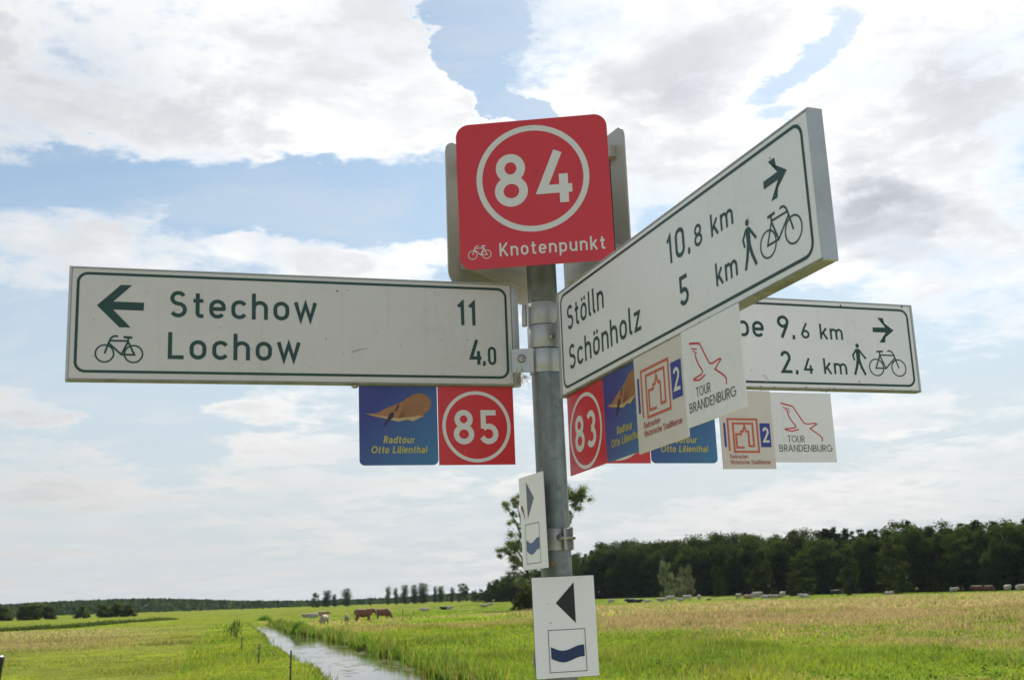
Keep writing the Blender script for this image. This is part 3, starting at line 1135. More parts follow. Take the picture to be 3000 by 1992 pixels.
def arrow_print(e, tip, barb_t, inner_t, shaft_t, barb_b, inner_b, shaft_b):
    """convex pieces of one arrow symbol"""
    pr = Print(.0004)
    pr.poly([tip, inner_b, inner_t] if (tip[0] < inner_t[0]) else [tip, inner_t, inner_b])
    pr.poly([tip, inner_t, barb_t[1], barb_t[0]] if tip[0] < inner_t[0] else [tip, barb_t[0], barb_t[1], inner_t])
    pr.poly([tip, barb_b[0], barb_b[1], inner_b] if tip[0] < inner_t[0] else [tip, inner_b, barb_b[1], barb_b[0]])
    pr.poly([inner_t, inner_b, shaft_b, shaft_t] if tip[0] < inner_t[0] else [inner_b, inner_t, shaft_t, shaft_b])
    pr.build('arrow_symbol', M['green'], e)


def word(e, name, mat, s, x0, x1, base, cap, wt=.14, slant=0.0, z=.0004, sp=.14):
    pr = Print(z)
    text(pr, s, x0, x1, base, cap, wt, slant, sp)
    return pr.build(name, M[mat], e)


def scratch(e, pts, wd, mat, name='scratch_mark'):
    pr = Print(.0006)
    pr.stroke(pts, wd, False, wd * .3)
    return pr.build(name, M[mat], e)


A = arrow_sign('arrow_sign', (-.84993, -.29091, 2.40373, 19.3743, .56951, .73654), .8276, .2040,
               'white arrow sign pointing left with the words Stechow and Lochow', pole_end=1, sheet='old_white')
border(A, 11, 14, 816, 194, 17, 5.0)
arrow_print(A, (44, 135), ((84, 174.5), (103.5, 174.5)), (72, 143), (125, 142.5), ((83.5, 95.5), (103, 95.5)), (72, 128), (124.5, 127.5))
pr = Print(.0004)
bike(pr, 43, 126, 30, False, 3.4)
pr.build('bicycle_symbol', M['green'], A)
word(A, 'lettering', 'green', 'Stechow', 169, 438, 117, 50, .135, sp=.17)
word(A, 'lettering', 'green', 'Lochow', 168, 407, 39, 50, .135, sp=.17)
word(A, 'numeral', 'green', '11', 716, 752, 118, 49, .15, sp=.24)
word(A, 'numeral', 'green', '4', 737, 762, 39, 50, .14)
word(A, 'numeral', 'green', ',', 764.5, 770, 41, 40, .15)
word(A, 'numeral', 'green', '0', 775.5, 792, 39, 37, .15)
scratch(A, [(506, 59), (520, 64), (536, 67)], 1.2, 'text_grey')
for (x, y, q) in ((478, 178, 2.0), (498, 181, 1.2), (456, 84, 1.4), (600, 74, 1.2), (318, 60, .9), (260, 100, .9), (640, 118, .8), (553, 98, .8)):
    pr = Print(.0006)
    pr.disc(x, y, q, q * .8, 8)
    pr.build('dirt_speck', M['text_grey'], A)

B = arrow_sign('arrow_sign', (.02479, -.09334, 2.37316, -67.26685, 1.92353, -.6278), .8336, .2017,
               'white arrow sign rising towards the viewer with the words Stölln and Schönholz', pole_end=0)
C_ = arrow_sign('arrow_sign', (.064, .0345, 2.42021, 21.1965, .38451, -.07689), .8271, .1974,
                'white arrow sign pointing right behind the others, reading 9,6 km and 2,4 km', pole_end=0)
for e, dx, dy in ((B, 5, 3), (C_, 0, 0)):
    border(e, 11, 11, 816 + dx * .6, 186 + dy * 2, 18, 5.0)
    arrow_print(e, (775 + dx, 138 + dy), ((734.5 + dx, 166 + dy), (749.5 + dx, 166 + dy)), (753.5 + dx, 144 + dy), (719 + dx, 143 + dy),
                ((733.5 + dx, 109 + dy), (748.5 + dx, 109 + dy)), (753.5 + dx, 132.5 + dy), (718.5 + dx, 132 + dy))
    pr = Print(.0004)
    walker(pr, 672 + dx * .6, 33 + dx * 1.1, 71)
    pr.build('walker_symbol', M['green'], e)
    pr = Print(.0004)
    bike(pr, 698 + dx * .7, 798 + dx * .8, 31 + dx * 1.1, True, 3.2)
    pr.build('bicycle_symbol', M['green'], e)
word(B, 'lettering', 'green', 'Stölln', 38, 203, 117, 48, .125)
word(B, 'lettering', 'green', 'Schönholz', 39, 339, 40, 48, .125)
word(B, 'numeral', 'green', '1', 444, 459, 117, 48, .13)
word(B, 'numeral', 'green', '0', 470, 501, 117, 48, .13)
word(B, 'numeral', 'green', ',', 508, 516, 118, 40, .15)
word(B, 'numeral', 'green', '8', 529, 554, 116, 35, .13)
word(B, 'lettering', 'green', 'km', 579, 642, 116, 35, .13)
word(B, 'numeral', 'green', '5', 472, 502, 39, 48, .13)
word(B, 'lettering', 'green', 'km', 582, 642, 39, 35, .13)
word(C_, 'lettering', 'green', 'be', 371, 437, 110, 50, .13)
word(C_, 'numeral', 'green', '9', 471, 500, 111, 50, .13)
word(C_, 'numeral', 'green', ',', 507, 514, 112, 40, .15)
word(C_, 'numeral', 'green', '6', 530, 551, 111, 35, .13)
word(C_, 'lettering', 'green', 'km', 578, 638, 111, 35, .13)
word(C_, 'numeral', 'green', '2', 471, 499, 32, 50, .13)
word(C_, 'numeral', 'green', ',', 507, 514, 34, 40, .15)
word(C_, 'numeral', 'green', '4', 527, 552, 32, 35, .13)
word(C_, 'lettering', 'green', 'km', 579, 640, 33, 35, .13)
scratch(C_, [(424, 26), (430, 24), (436, 16), (432, 12)], 5, 'cream', 'bird_dropping')
for (x, y, q) in ((668, 18, 1.8), (640, 190, 2.2), (805, 195, 2.4), (530, 120, .8)):
    pr = Print(.0006)
    pr.disc(x, y, q, q, 8)
    pr.build('dirt_speck', M['text_grey'], C_)


def specks(e, L, H, n, seed, mat='text_grey'):
    r = np.random.default_rng(seed)
    pr = Print(.0008)
    for _ in range(n):
        x, y = r.uniform(8, L - 8), r.uniform(6, H - 4)
        q = r.uniform(.25, .9) * (1.6 if r.uniform() < .12 else 1)
        if r.uniform() < .25:
            a = r.uniform(0, 6.28)
            pr.stroke([(x, y), (x + 6 * q * math.cos(a), y + 6 * q * math.sin(a)), (x + 11 * q * math.cos(a + .3), y + 11 * q * math.sin(a + .3))], .35, False, .15)
        else:
            pr.disc(x, y, q, q * r.uniform(.6, 1.2), 7)
    o = pr.build('dirt_marks', M[mat], e)
    o['kind'] = 'stuff'


specks(A, 827, 204, 46, 1)
specks(B, 833, 201, 40, 2)
specks(C_, 827, 197, 50, 3)


def lichen(e, L, n, seed):
    r = np.random.default_rng(seed)
    v, f = [], []
    for _ in range(n):
        x, y, z = r.uniform(.02, L - .01), r.uniform(-.0035, .0015), r.uniform(-.018, .0016)
        q = r.uniform(.0008, .0026)
        b = len(v)
        for dx, dy, dz in ((1, 0, 0), (-1, 0, 0), (0, 1, 0), (0, -1, 0), (0, 0, 1), (0, 0, -1)):
            s = q * r.uniform(.6, 1.3)
            v.append((x + dx * s * 1.5, y + dy * s * .8, z + dz * s))
        for t in ((0, 2, 4), (2, 1, 4), (1, 3, 4), (3, 0, 4), (2, 0, 5), (1, 2, 5), (3, 1, 5), (0, 3, 5)):
            f.append(tuple(b + k for k in t))
    o = mesh_obj('lichen_crust', v, f, M['grime'], e)
    o['kind'] = 'stuff'


lichen(C_, .827, 420, 3)
lichen(B, .833, 160, 4)

# a little nest of dry fibres under the clamp of the left sign
v, f = [], []
r = np.random.default_rng(5)
for k in range(110):
    p = np.array([-.056, -.022, 2.424]) + r.normal(0, 1, 3) * [.007, .006, .006]
    q = p + r.normal(0, 1, 3) * [.008, .006, .010] - [0, 0, .004]
    s = np.cross(q - p, r.normal(0, 1, 3))
    s = s / (np.linalg.norm(s) + 1e-9) * .0006
    b = len(v)
    v += [p - s, p + s, q]
    f.append((b, b + 1, b + 2))
o = mesh_obj('plant_debris', v, f, M['debris'])
tag(o, 'small tuft of dry plant fibre caught under the clamp beside the left arrow sign', 'debris')


# ------------------------------------------------------------------ node number sign and its two neighbours
def node_sign(fr, label, visible=True):
    e = panel_frame('node_sign', *fr)
    tag(e, label, 'number sign', 'square number signs round the top of the pole')
    s = .3005
    z0, z1 = (-.0025, 0) if visible else (0, .0025)
    slab('plate', rrect(0, 0, s, s, .026, 10), z0, z1, M['red'] if visible else M['alu_back'], e, 0)
    return e


N = node_sign((-.16324, -.11433, 2.62291, -4.07912, .6025, .06647), 'red square sign with a white ringed 84 and the word Knotenpunkt')
pr = Print(.0004)
pr.ring(149.5, 178, 105.5, 104.5, 11.5, 72)
pr.build('ring_print', M['silver'], N)
word(N, 'numeral', 'silver', '8', 74, 139, 123, 107, .15)
word(N, 'numeral', 'silver', '4', 156, 226, 123, 107, .15)
pr = Print(.0004)
bike(pr, 16, 62, 20, False, 1.7)
pr.build('bicycle_symbol', M['silver'], N)
word(N, 'lettering', 'silver', 'Knotenpunkt', 78, 283, 22.5, 27, .135, sp=.18)
for y in (.045, .255):
    slab('back_rail', rrect(.03, y - .012, .27, y + .012), -.018, -.0032, M['alu'], N)
slab('back_sheet', rrect(.0006, .0006, .2999, .2999, .026, 10), -.0031, -.0026, M['alu_back'], N)
PL_ = node_sign((-.19165, -.06959, 2.61286, 55.92346, .13432, -.03306), 'bare metal back of a square sign, left of the red 84 sign', False)
PR_ = node_sign((.0452, .20328, 2.63133, -64.55975, -.24245, .47455), 'bare metal back of a square sign, right of the red 84 sign', False)
for e in (PL_, PR_):
    slab('front_sheet', rrect(.0006, .0006, .2999, .2999, .026, 10), -.0006, -.0001, M['red'], e)
    for y in (.045, .255):
        slab('back_rail', rrect(.035, y - .012, .265, y + .012), .0027, .016, M['alu_back'], e)
for (x0, y0, x1, y1) in ((.262, .04, .2645, .235), (.250, .04, .252, .235)):
    slab('cable_tie', rrect(x0, y0, x1, y1), .0165, .0185, M['cap'] if x0 > .255 else M['alu'], PR_)


# ------------------------------------------------------------------ route plaques hanging under the arrow signs
def plaque(parent_fr, x0, y0, wd, hg, z, mat, label, r=0.0, corners=(1, 1, 0, 0), group='route plaques under the arrow signs', rot=0.0):
    base = parent_fr.matrix_world
    e = bpy.data.objects.new('route_plaque', None)
    COL.objects.link(e)
    e.empty_display_size = .03
    e.matrix_world = base @ Matrix.Translation((x0, y0, z)) @ Matrix.Rotation(rot, 4, 'Y')
    tag(e, label, 'route plaque', group)
    slab('plate', rrect(0, -hg, wd, 0, r, 6, corners), -.0022, 0, M[mat], e, .0004 if r == 0 else 0)
    return e


def put_number(e, s, wd, hg):
    pr = Print()
    k = wd * 1000 / 153.0
    pr.ring(76.5 * k, -79, 65.5 * k, 66.5, 6.8, 60)
    pr.build('ring_print', M['silver'], e)
    word(e, 'numeral', 'silver', s[0], 30 * k, 71 * k, -113, 66, .15)
    word(e, 'numeral', 'silver', s[1], 82 * k, 120 * k, -113, 66, .15)


def put_glider(e, k=1.0, slant=.0):
    """blue plaque: tan monoplane glider with pilot over yellow route name"""
    pts = [(12, -54), (35, -52), (58, -40), (80, -32), (95, -22), (105, -16), (118, -13), (130, -16), (139, -24), (141, -34), (136, -46), (124, -56), (112, -63), (92, -66), (60, -64), (36, -61)]
    pr = Print()
    pr.poly([(x * k, y) for x, y in pts[::-1]])
    pr.build('glider_wing', M['wing'], e)
    pr = Print(.0006)
    low = [(12, -54), (40, -60), (62, -66), (76, -69), (92, -64), (104, -68), (112, -67), (120, -60), (128, -58), (116, -57), (96, -60), (76, -62), (48, -58)]
    for i in range(len(low) // 2 - 1):
        pr.poly([(low[i][0] * k, low[i][1]), (low[i + 1][0] * k, low[i + 1][1]), (low[-i - 2][0] * k, low[-i - 2][1]), (low[-i - 1][0] * k, low[-i - 1][1])])
    pr.build('glider_hem', M['winglight'], e)
    pr = Print(.0008)
    for (x, y) in ((92, -24), (102, -18), (112, -14), (122, -14), (131, -18), (138, -25), (139, -35), (133, -48)):
        pr.stroke([(76 * k, -62), (x * k, y)], .7)
    pr.build('glider_ribs', M['wingline'], e)
    pr = Print(.001)
    pr.poly([(54 * k, -68), (57 * k, -68), (66 * k, -60), (67 * k, -50), (60 * k, -52), (55 * k, -60)])
    pr.stroke([(55 * k, -66), (49 * k, -74), (51 * k, -78)], 2.6)
    pr.stroke([(70 * k, -48), (77 * k, -36)], 3.0)
    pr.build('pilot_print', M['pilot'], e)
    word(e, 'lettering', 'yellow', 'Radtour', 46 * k, 106 * k, -110, 13.5, .20, .18, sp=.16)
    word(e, 'lettering', 'yellow', 'Otto Lilienthal', 22 * k, 130 * k, -129, 13.5, .20, .18, sp=.16)


def put_bird(e, k=1.0):
    pr = Print()
    pr.stroke([(24, -23), (54, -30)], 3.6 * .9)
    pr.stroke([(54, -30), (67, -50), (78, -66), (86, -68), (106, -66), (110, -68), (92, -78), (97, -81), (116, -93), (121, -99), (119, -106)], 2.6)
    pr.stroke([(39, -42), (41, -50), (48, -62), (56, -71), (57, -74), (53, -77), (30, -79), (31, -81), (46, -84), (64, -80)], 2.6)
    pr.stroke([(29, -32), (46, -37)], 1.9)
    pr.stroke([(34, -37), (45, -43)], 1.9)
    pr.build('bird_emblem', M['birdred'], e)
    word(e, 'lettering', 'text_grey', 'TOUR', 34, 76, -108, 15, .10, sp=.10)
    word(e, 'lettering', 'text_grey', 'BRANDENBURG', 11, 143, -128, 15, .10, sp=.08)


def put_town(e, kx, oy=0.0, ky=1.0):
    """emblem of nested orange frames with a spire, blue bars left and right"""
    def q(pts):
        return [(x * kx, oy + y * ky) for x, y in pts]
    pr = Print()
    pr.stroke(q([(18, -129), (18, -62), (88, -62), (88, -131), (30, -131), (30, -71), (77, -71), (77, -119), (66, -119), (66, -88), (61, -88), (57, -76), (53, -88), (48, -88), (48, -94), (36, -94), (36, -122), (54, -122)]), 4.4)
    pr.build('town_emblem', M['orange'], e)
    pr = Print()
    pr.poly(q([(7, -121), (12, -121), (12, -70), (7, -70)]))
    pr.build('blue_bar', M['navy'], e)
    pr = Print()
    pr.poly(q([(94, -121), (119, -121), (119, -70), (94, -70)]))
    pr.build('blue_bar', M['navy'], e)
    word(e, 'numeral', 'silver', '2', 99.5 * kx, 115 * kx, oy - 111 * ky, 32 * ky, .15, z=.0008)
    word(e, 'lettering', 'textred', 'Radrouten', 18 * kx, 60 * kx, oy - 145 * ky, 9 * ky, .14, sp=.12)
    word(e, 'lettering', 'textred', 'Historische Stadtkerne', 18 * kx, 113 * kx, oy - 157 * ky, 9 * ky, .14, sp=.10)


T1 = plaque(A, .519, -.0045, .1525, .152, -.008, 'grad', 'blue plaque with a tan glider hanging left of the red 85', .010)
put_glider(T1)
T2 = plaque(A, .6728, -.0035, .1535, .1535, -.007, 'red', 'red plaque with a ringed 85 under the left arrow sign')
put_number(T2, '85', .1535, .1535)
o = dome('hanger_bolt', (.511, -.0045, -.006), (0, -1, 0), .007, M['bolt'], A, .8)
T3 = plaque(B, .0055, -.0035, .158, .151, -.006, 'red', 'red plaque with a ringed 83 close to the pole')
put_number(T3, '83', .158, .151)
T4 = plaque(B, .1725, -.004, .152, .1515, -.0035, 'grad', 'blue glider plaque half hidden behind the cream town plaque, next to the 83', .010)
put_glider(T4)
T5 = plaque(B, .3045, -.001, .166, .161, .001, 'cream', 'large cream plaque with orange town emblem, under the rising Stölln sign')
put_town(T5, 1.33, 42, 1.14)
T6 = plaque(B, .4735, -.002, .166, .148, .004, 'white', 'white plaque with red bird emblem under the rising Stölln sign, nearest the viewer')
put_bird(T6)
T7 = plaque(C_, -.004, -.008, .1535, .154, -.009, 'red', 'red plaque mostly hidden behind the blue glider plaques, white ring edge showing')
put_number(T7, '84', .1535, .154)
T8 = plaque(C_, .151, -.010, .1525, .152, -.008, 'grad', 'blue plaque showing only its yellow route name, behind the bird plaque', .010)
put_glider(T8)
T9 = plaque(C_, .3115, -.008, .1265, .167, -.001, 'cream', 'small cream plaque with orange town emblem, lowest of the hanging plaques')
put_town(T9, 1.0)
T10 = plaque(C_, .4400, -.010, .1525, .1505, -.004, 'white', 'white plaque with red bird emblem, rightmost of the hanging plaques')
put_bird(T10)

# ------------------------------------------------------------------ two small trail plates low on the pole
specks(N, 300, 300, 26, 4, 'pilot')
W1 = panel_frame('trail_plate', -.06382, -.02135, 2.05074, -66.73805, .57697, .86453)
tag(W1, 'narrow looking white plate turned edgeways with faded grey triangle pointing right', 'trail plate', 'white trail plates low on the pole')
W2 = panel_frame('trail_plate', -.04508, -.05083, 1.85266, 14.7184, .8317, .02976)
tag(W2, 'white plate with black triangle pointing left, lowest sign on the pole', 'trail plate', 'white trail plates low on the pole')
for e, L, H, tri, box, mt, mw in ((W1, .1201, .175, [(37, 164), (38, 95), (73, 131)], (22, 11, 91, 84), 'darkgrey', 'fadedblue'),
                                  (W2, .1209, .1833, [(81, 172), (44, 135), (81, 97)], (26.5, 10, 97.5, 86), 'black', 'waveblue')):
    slab('plate', rrect(0, 0, L, H, .0015, 3), -.0025, 0, M['white'], e)
    slab('plate_rim', rrect(-.0006, -.0006, L + .0006, H + .0006, .0015, 3), -.0030, -.0026, M['cap'], e)
    pr = Print()
    pr.poly(tri)
    pr.build('triangle_symbol', M[mt], e)
    pr = Print()
    pr.stroke(rrect(*box), 1.3, True)
    pr.build('frame_line', M['darkgrey'], e)
    pr = Print(.0006)
    x0, x1 = box[0] + 3.5, box[2] - 3
    top = [(x0 + (x1 - x0) * t, 54.5 - 3.6 * math.sin(math.pi * 2 * (t * .92 - .06)) - 3 * math.sin(math.pi * t)) for t in np.linspace(0, 1, 17)]
    n = len(top)
    for i in range(n - 1):
        pr.poly([(top[i][0], top[i][1] - 21), (top[i + 1][0], top[i + 1][1] - 21), top[i + 1], top[i]])
    pr.build('wave_symbol', M[mw], e)
pr = Print(.0006)
pr.poly([(6, 122), (14, 121), (19, 112), (25, 92), (15, 108), (7, 114)])
pr.build('rust_stain', M['rust'], W1)
for (x, y) in ((30, 134), (33, 100), (31, 99)):
    pr = Print(.0006)
    pr.disc(x, y, 1.0, .8, 8)
    pr.build('dirt_speck', M['darkgrey'], W2)

# ------------------------------------------------------------------ marker post at the left edge
mp_ = along(-12, 12.0)
mz = 2.0 - 12.0 * 100 / FPX
mk = empty('marker_post', tuple(mp_))
tag(mk, 'orange-red marker post with dark rounded cap at the lower left corner', 'marker post')
h = mz - mp_[2]
tube_mesh('shaft', [(0, 0, -.2), (0, 0, h - .24)], [.070, .072], M['marker'], mk, 32)
tube_mesh('cap', [(0, 0, h - .2398), (0, 0, h - .10), (0, 0, h - .03), (0, 0, h - .010), (0, 0, h)], [.074, .088, .103, .098, .070], M['cap'], mk, 32)

# ------------------------------------------------------------------ trees
def crown_mesh(name, seed, clumps, n, size, base, var=.35, droop=0.0, up=.25, shell=.45, jit=.16):
    """leaf sprays (small folded cards) spread through ellipsoid clumps; clumps rows: cx cy cz rx ry rz"""
    r = np.random.default_rng(seed)
    cl = np.array(clumps, float)
    wgt = (cl[:, 3] * cl[:, 4] * cl[:, 5]) ** (2 / 3)
    k = r.choice(len(cl), n, p=wgt / wgt.sum())
    d = r.normal(0, 1, (n, 3))
    d /= np.linalg.norm(d, axis=1)[:, None]
    rad = r.uniform(0, 1, n) ** shell
    P = cl[k, :3] + d * cl[k, 3:] * rad[:, None] * (1 + jit * r.normal(0, 1, n))[:, None]
    nrm = d * .9 + r.normal(0, .7, (n, 3)) + [0, 0, up]
    nrm /= np.linalg.norm(nrm, axis=1)[:, None]
    t = np.cross(nrm, r.normal(0, 1, (n, 3)))
    if droop:
        t = t * (1 - droop) + np.array([0, 0, -1.0]) * droop * 2
    t /= np.linalg.norm(t, axis=1)[:, None]
    b = np.cross(nrm, t)
    s = size * r.uniform(.55, 1.35, n)[:, None]
    asp = (1.0 + 1.6 * droop)
    v = np.stack([P - t * s * asp, P + b * s * .62 + nrm * s * .12, P + t * s * asp, P - b * s * .62 + nrm * s * .12], 1).reshape(-1, 3)
    q = np.arange(n * 4).reshape(-1, 4)
    tone = r.uniform(1 - var, 1 + var, n) * (0.8 + .4 * r.uniform(0, 1, len(cl))[k])
    hue = r.uniform(-1, 1, n)
    c = np.array(base)[None, :] * tone[:, None]
    c = c * np.stack([1 + .15 * hue, np.ones(n), 1 - .2 * hue], 1)
    c = np.repeat(c, 4, axis=0)
    me = big_mesh(name, v, q, None, c, M['leaf_pale'] if base[2] > .04 else M['leaf'], link=False)
    return me


def tube_arrays(path, radii, seg=7):
    path = np.array(path, float)
    v, f = [], []
    n = len(path)
    for i in range(n):
        t = path[min(i + 1, n - 1)] - path[max(i - 1, 0)]
        t /= np.linalg.norm(t)
        a = np.cross([.3, .9, .1], t)
        a /= np.linalg.norm(a)
        b = np.cross(t, a)
        for k in range(seg):
            an = 2 * math.pi * k / seg
            v.append(path[i] + radii[i] * (math.cos(an) * a + math.sin(an) * b))
    for i in range(n - 1):
        for k in range(seg):
            k2 = (k + 1) % seg
            f.append((i * seg + k, i * seg + k2, (i + 1) * seg + k2, (i + 1) * seg + k))
    return v, f


def trunk_mesh(name, seed, H, r0, clumps, top=.8, limbs=8, lean=(0, 0)):
    rr = random.Random(seed)
    V, F = [], []

    def add(path, rad):
        v, f = tube_arrays(path, rad)
        b = len(V)
        V.extend(v)
        F.extend([tuple(b + i for i in q) for q in f])
    pts = []
    for i in range(8):
        t = i / 7
        pts.append((lean[0] * t + rr.uniform(-.1, .1) * t, lean[1] * t + rr.uniform(-.1, .1) * t, -.3 + (H * top + .3) * t))
    add(pts, [r0 * (1.25 - .3 * min(i, 1) - .85 * i / 8) for i in range(8)])
    for c in rr.sample(list(clumps), min(limbs, len(clumps))):
        z0 = max(H * .12, min(c[2] * .62, H * top * .85))
        t = z0 / (H * top)
        p0 = np.array([lean[0] * t, lean[1] * t, z0])
        p1 = np.array(c[:3])
        mid = p0 * .5 + p1 * .5 + np.array([0, 0, .06 * H * (-1 if c[2] < z0 else .5)])
        add([p0, mid, p1], [r0 * .42, r0 * .26, r0 * .07])
    me = bpy.data.meshes.new(name)
    me.from_pydata([tuple(map(float, p)) for p in V], [], F)
    me.materials.append(M['bark'])
    return me


def clumps_for(kind, seed, H):
    r = np.random.default_rng(seed + 100)
    out = []
    if kind == 'broad':
        R = .27 * H
        for _ in range(34):
            d = r.normal(0, 1, 3)
            d /= np.linalg.norm(d)
            q = r.uniform(.5, 1)
            s = r.uniform(.06, .11) * H
            out.append((d[0] * R * q, d[1] * R * q, H * .58 + d[2] * H * .36 * q, s * 1.2, s * 1.2, s * .85))
    elif kind == 'edge':            # leafy down to the ground
        for _ in range(44):
            a, z = r.uniform(0, 6.28), r.uniform(.0, .94)
            q = (.25 * math.sqrt(max(.02, 1 - ((z - .38) / .60) ** 2))) * H * r.uniform(.5, 1.05)
            s = r.uniform(.05, .095) * H
            out.append((math.cos(a) * q, math.sin(a) * q, z * H, s * 1.15, s * 1.15, s * .9))
    elif kind == 'pine':
        for _ in range(42):
            z = r.uniform(.18, .96)
            q = (.20 * (1.03 - z) ** .75) * H * r.uniform(.15, 1.0)
            a = r.uniform(0, 6.28)
            s = (.030 + .050 * (1 - z)) * H
            out.append((math.cos(a) * q, math.sin(a) * q, z * H, s * 1.2, s * 1.2, s * 1.0))
    elif kind == 'birch':
        for _ in range(34):
            z = r.uniform(.06, .95)
            q = (.15 * math.sqrt(max(.02, 1 - ((z - .40) / .57) ** 2))) * H * r.uniform(.2, 1.05)
            a = r.uniform(0, 6.28)
            s = r.uniform(.045, .075) * H * (1.1 - .35 * z)
            out.append((math.cos(a) * q, math.sin(a) * q, z * H, s, s, s * 1.5))
    elif kind == 'row':
        for i in range(34):
            z = .06 + .90 * i / 33
            q = r.uniform(0, .075) * H
            a = r.uniform(0, 6.28)
            s = (.105 * math.sqrt(max(.0, 1 - ((z - .45) / .56) ** 2)) + .018) * H * r.uniform(.75, 1.15)
            out.append((math.cos(a) * q, math.sin(a) * q, z * H, s, s, s * .9))
    elif kind == 'bush':
        for _ in range(18):
            a, z = r.uniform(0, 6.28), r.uniform(.1, .85)
            q = .42 * H * math.sqrt(max(.05, 1 - z * z)) * r.uniform(.3, 1)
            s = r.uniform(.14, .22) * H
            out.append((math.cos(a) * q, math.sin(a) * q, z * H, s, s, s * .8))
    elif kind == 'willow':
        for _ in range(30):
            a, z = r.uniform(0, 6.28), r.uniform(.08, .92)
            q = .30 * H * math.sqrt(max(.05, 1 - (z / 1.0) ** 2.4)) * r.uniform(.55, 1)
            s = r.uniform(.06, .10) * H
            out.append((math.cos(a) * q, math.sin(a) * q, z * H, s, s, s * 1.4))
    return out


KIND = {  # trunk radius, leaf sprays, spray size, colour, droop
    'broad': (.30, 6000, .25, (.054, .077, .022), 0),
    'edge': (.26, 7500, .25, (.050, .072, .020), 0),
    'pine': (.22, 4200, .24, (.040, .060, .026), .1),
    'birch': (.16, 3200, .20, (.070, .095, .036), .25),
    'row': (.16, 5200, .20, (.066, .090, .036), .1),
    'bush': (.10, 2600, .13, (.085, .108, .034), 0),
    'willow': (.20, 2800, .22, (.095, .110, .060), .5),
}
PROTO = {}


def proto(kind, seed, H):
    key = (kind, seed)
    if key not in PROTO:
        r0, n, sz, colr, dr = KIND[kind]
        cl = clumps_for(kind, seed, H)
        PROTO[key] = (crown_mesh('crown', seed, cl, n, sz * H / (5 if kind == 'bush' else 18) * (1.6 if kind == 'bush' else 1), colr, droop=dr),
                      trunk_mesh('trunk', seed, H, r0 * H / (5 if kind == 'bush' else 18), cl, .55 if kind in ('bush', 'willow') else .82), H)
    return PROTO[key]


def tree(name, kind, seed, P, H, label, group=None, wide=1.0, rz=None):
    base = {'bush': 5.0}.get(kind, 18.0)
    cm, tm, h0 = proto(kind, seed, base)
    e = empty(name, tuple(P), random.uniform(0, 6.28) if rz is None else rz)
    k = H / h0
    e.scale = (k * wide, k * wide, k)
    tag(e, label, 'bush' if name == 'bush' else 'tree', group)
    for nm, me in (('trunk', tm), ('crown', cm)):
        o = bpy.data.objects.new(nm, me)
        COL.objects.link(o)
        o.parent = e
    return e


# the forest edge behind the right-hand meadow
FX = [1380, 1480, 1600, 1750, 2000, 2250, 2500, 2750, 3000, 3400]
FD = [520, 500, 455, 425, 400, 365, 340, 318, 300, 275]
TX = [1380, 1421, 1455, 1480, 1500, 1560, 1640, 1680, 1715, 1770, 1850, 1940, 2050, 2080, 2110, 2160, 2230, 2320, 2380, 2430, 2449, 2476, 2537, 2595, 2622, 2646, 2673, 2707, 2741, 2775, 2819, 2860, 2911, 2945, 2979, 3100, 3400]
TY = [1735, 1722, 1692, 1676, 1672, 1664, 1628, 1606, 1620, 1590, 1580, 1574, 1570, 1556, 1548, 1566, 1551, 1549, 1557, 1540, 1530, 1540, 1541, 1541, 1533, 1512, 1509, 1522, 1535, 1527, 1510, 1517, 1512, 1524, 1512, 1508, 1500]
rf = np.random.default_rng(42)
KIND_WORDS = {'pine': 'dark conifer', 'broad': 'dark domed tree', 'edge': 'dark leafy tree', 'birch': 'thin light tree'}
ROW_WORDS = ('in front row', 'in second row', 'in third row', 'in back row')
SECTION = ((1500, "at the forest's left tip"), (1640, 'behind the signpost pole'), (1760, 'right of the lowest plate'), (1880, 'above the black cows lying down'),
           (2060, 'behind the grey willows'), (2150, 'right of the grey willows'), (2300, 'above the big resting herd'), (2400, 'above the lone white cow'),
           (2520, 'above the lone black cow'), (2700, 'behind the light drooping tree'), (2830, 'left of the red-brown cows'), (2920, 'above the red-brown cows'), (9999, 'near the right picture edge'))
ORD = ('leftmost', 'second from left', 'third from left', 'fourth from left', 'fifth from left', 'sixth from left', 'seventh from left', 'eighth from left', 'ninth from left', 'tenth from left')
forest = []
px = 1415.0
while px < 3090:
    d0 = float(np.interp(px, FX, FD))
    for row in range(4):
        x = px + rf.uniform(-14, 14) + row * 9
        dist = d0 + row * 7 + rf.uniform(-2.5, 2.5)
        H = height_for(x, dist, float(np.interp(x, TX, TY)))
        if row == 0:
            kind, H = 'edge', H * rf.uniform(.50, .86)
        elif row == 1:
            kind, H = str(rf.choice(['edge', 'broad', 'edge', 'birch'])), H * rf.uniform(.74, .96)
        else:
            kind = str(rf.choice(['pine', 'broad', 'broad', 'pine'] if x > 2420 or x < 1760 else ['broad', 'broad', 'edge', 'broad']))
            H = H * (rf.uniform(.88, 1.0) if kind == 'pine' else rf.uniform(.90, 1.05))
        sec = next(w_ for lim, w_ in SECTION if x < lim)
        forest.append((x, dist, H, kind, row, sec, int(rf.integers(0, 3)), rf.uniform(.85, 1.45)))
    px += 30 * 330 / d0 * rf.uniform(.85, 1.1)
for (x, dist, H, kind, row, sec, sd, wd) in forest:
    mates = sorted(f[0] for f in forest if f[3] == kind and f[4] == row and f[5] == sec)
    lab = f'{KIND_WORDS[kind]} {ROW_WORDS[row]} {sec}'
    if len(mates) > 1:
        lab += ', ' + ('rightmost' if x == mates[-1] else ORD[mates.index(x)])
    nm = {'pine': 'pine_tree', 'broad': 'forest_tree', 'edge': 'forest_tree', 'birch': 'birch_tree'}[kind]
    tree(nm, kind, sd, along(x, dist), H, lab, 'trees of the forest behind the right meadow', wd)

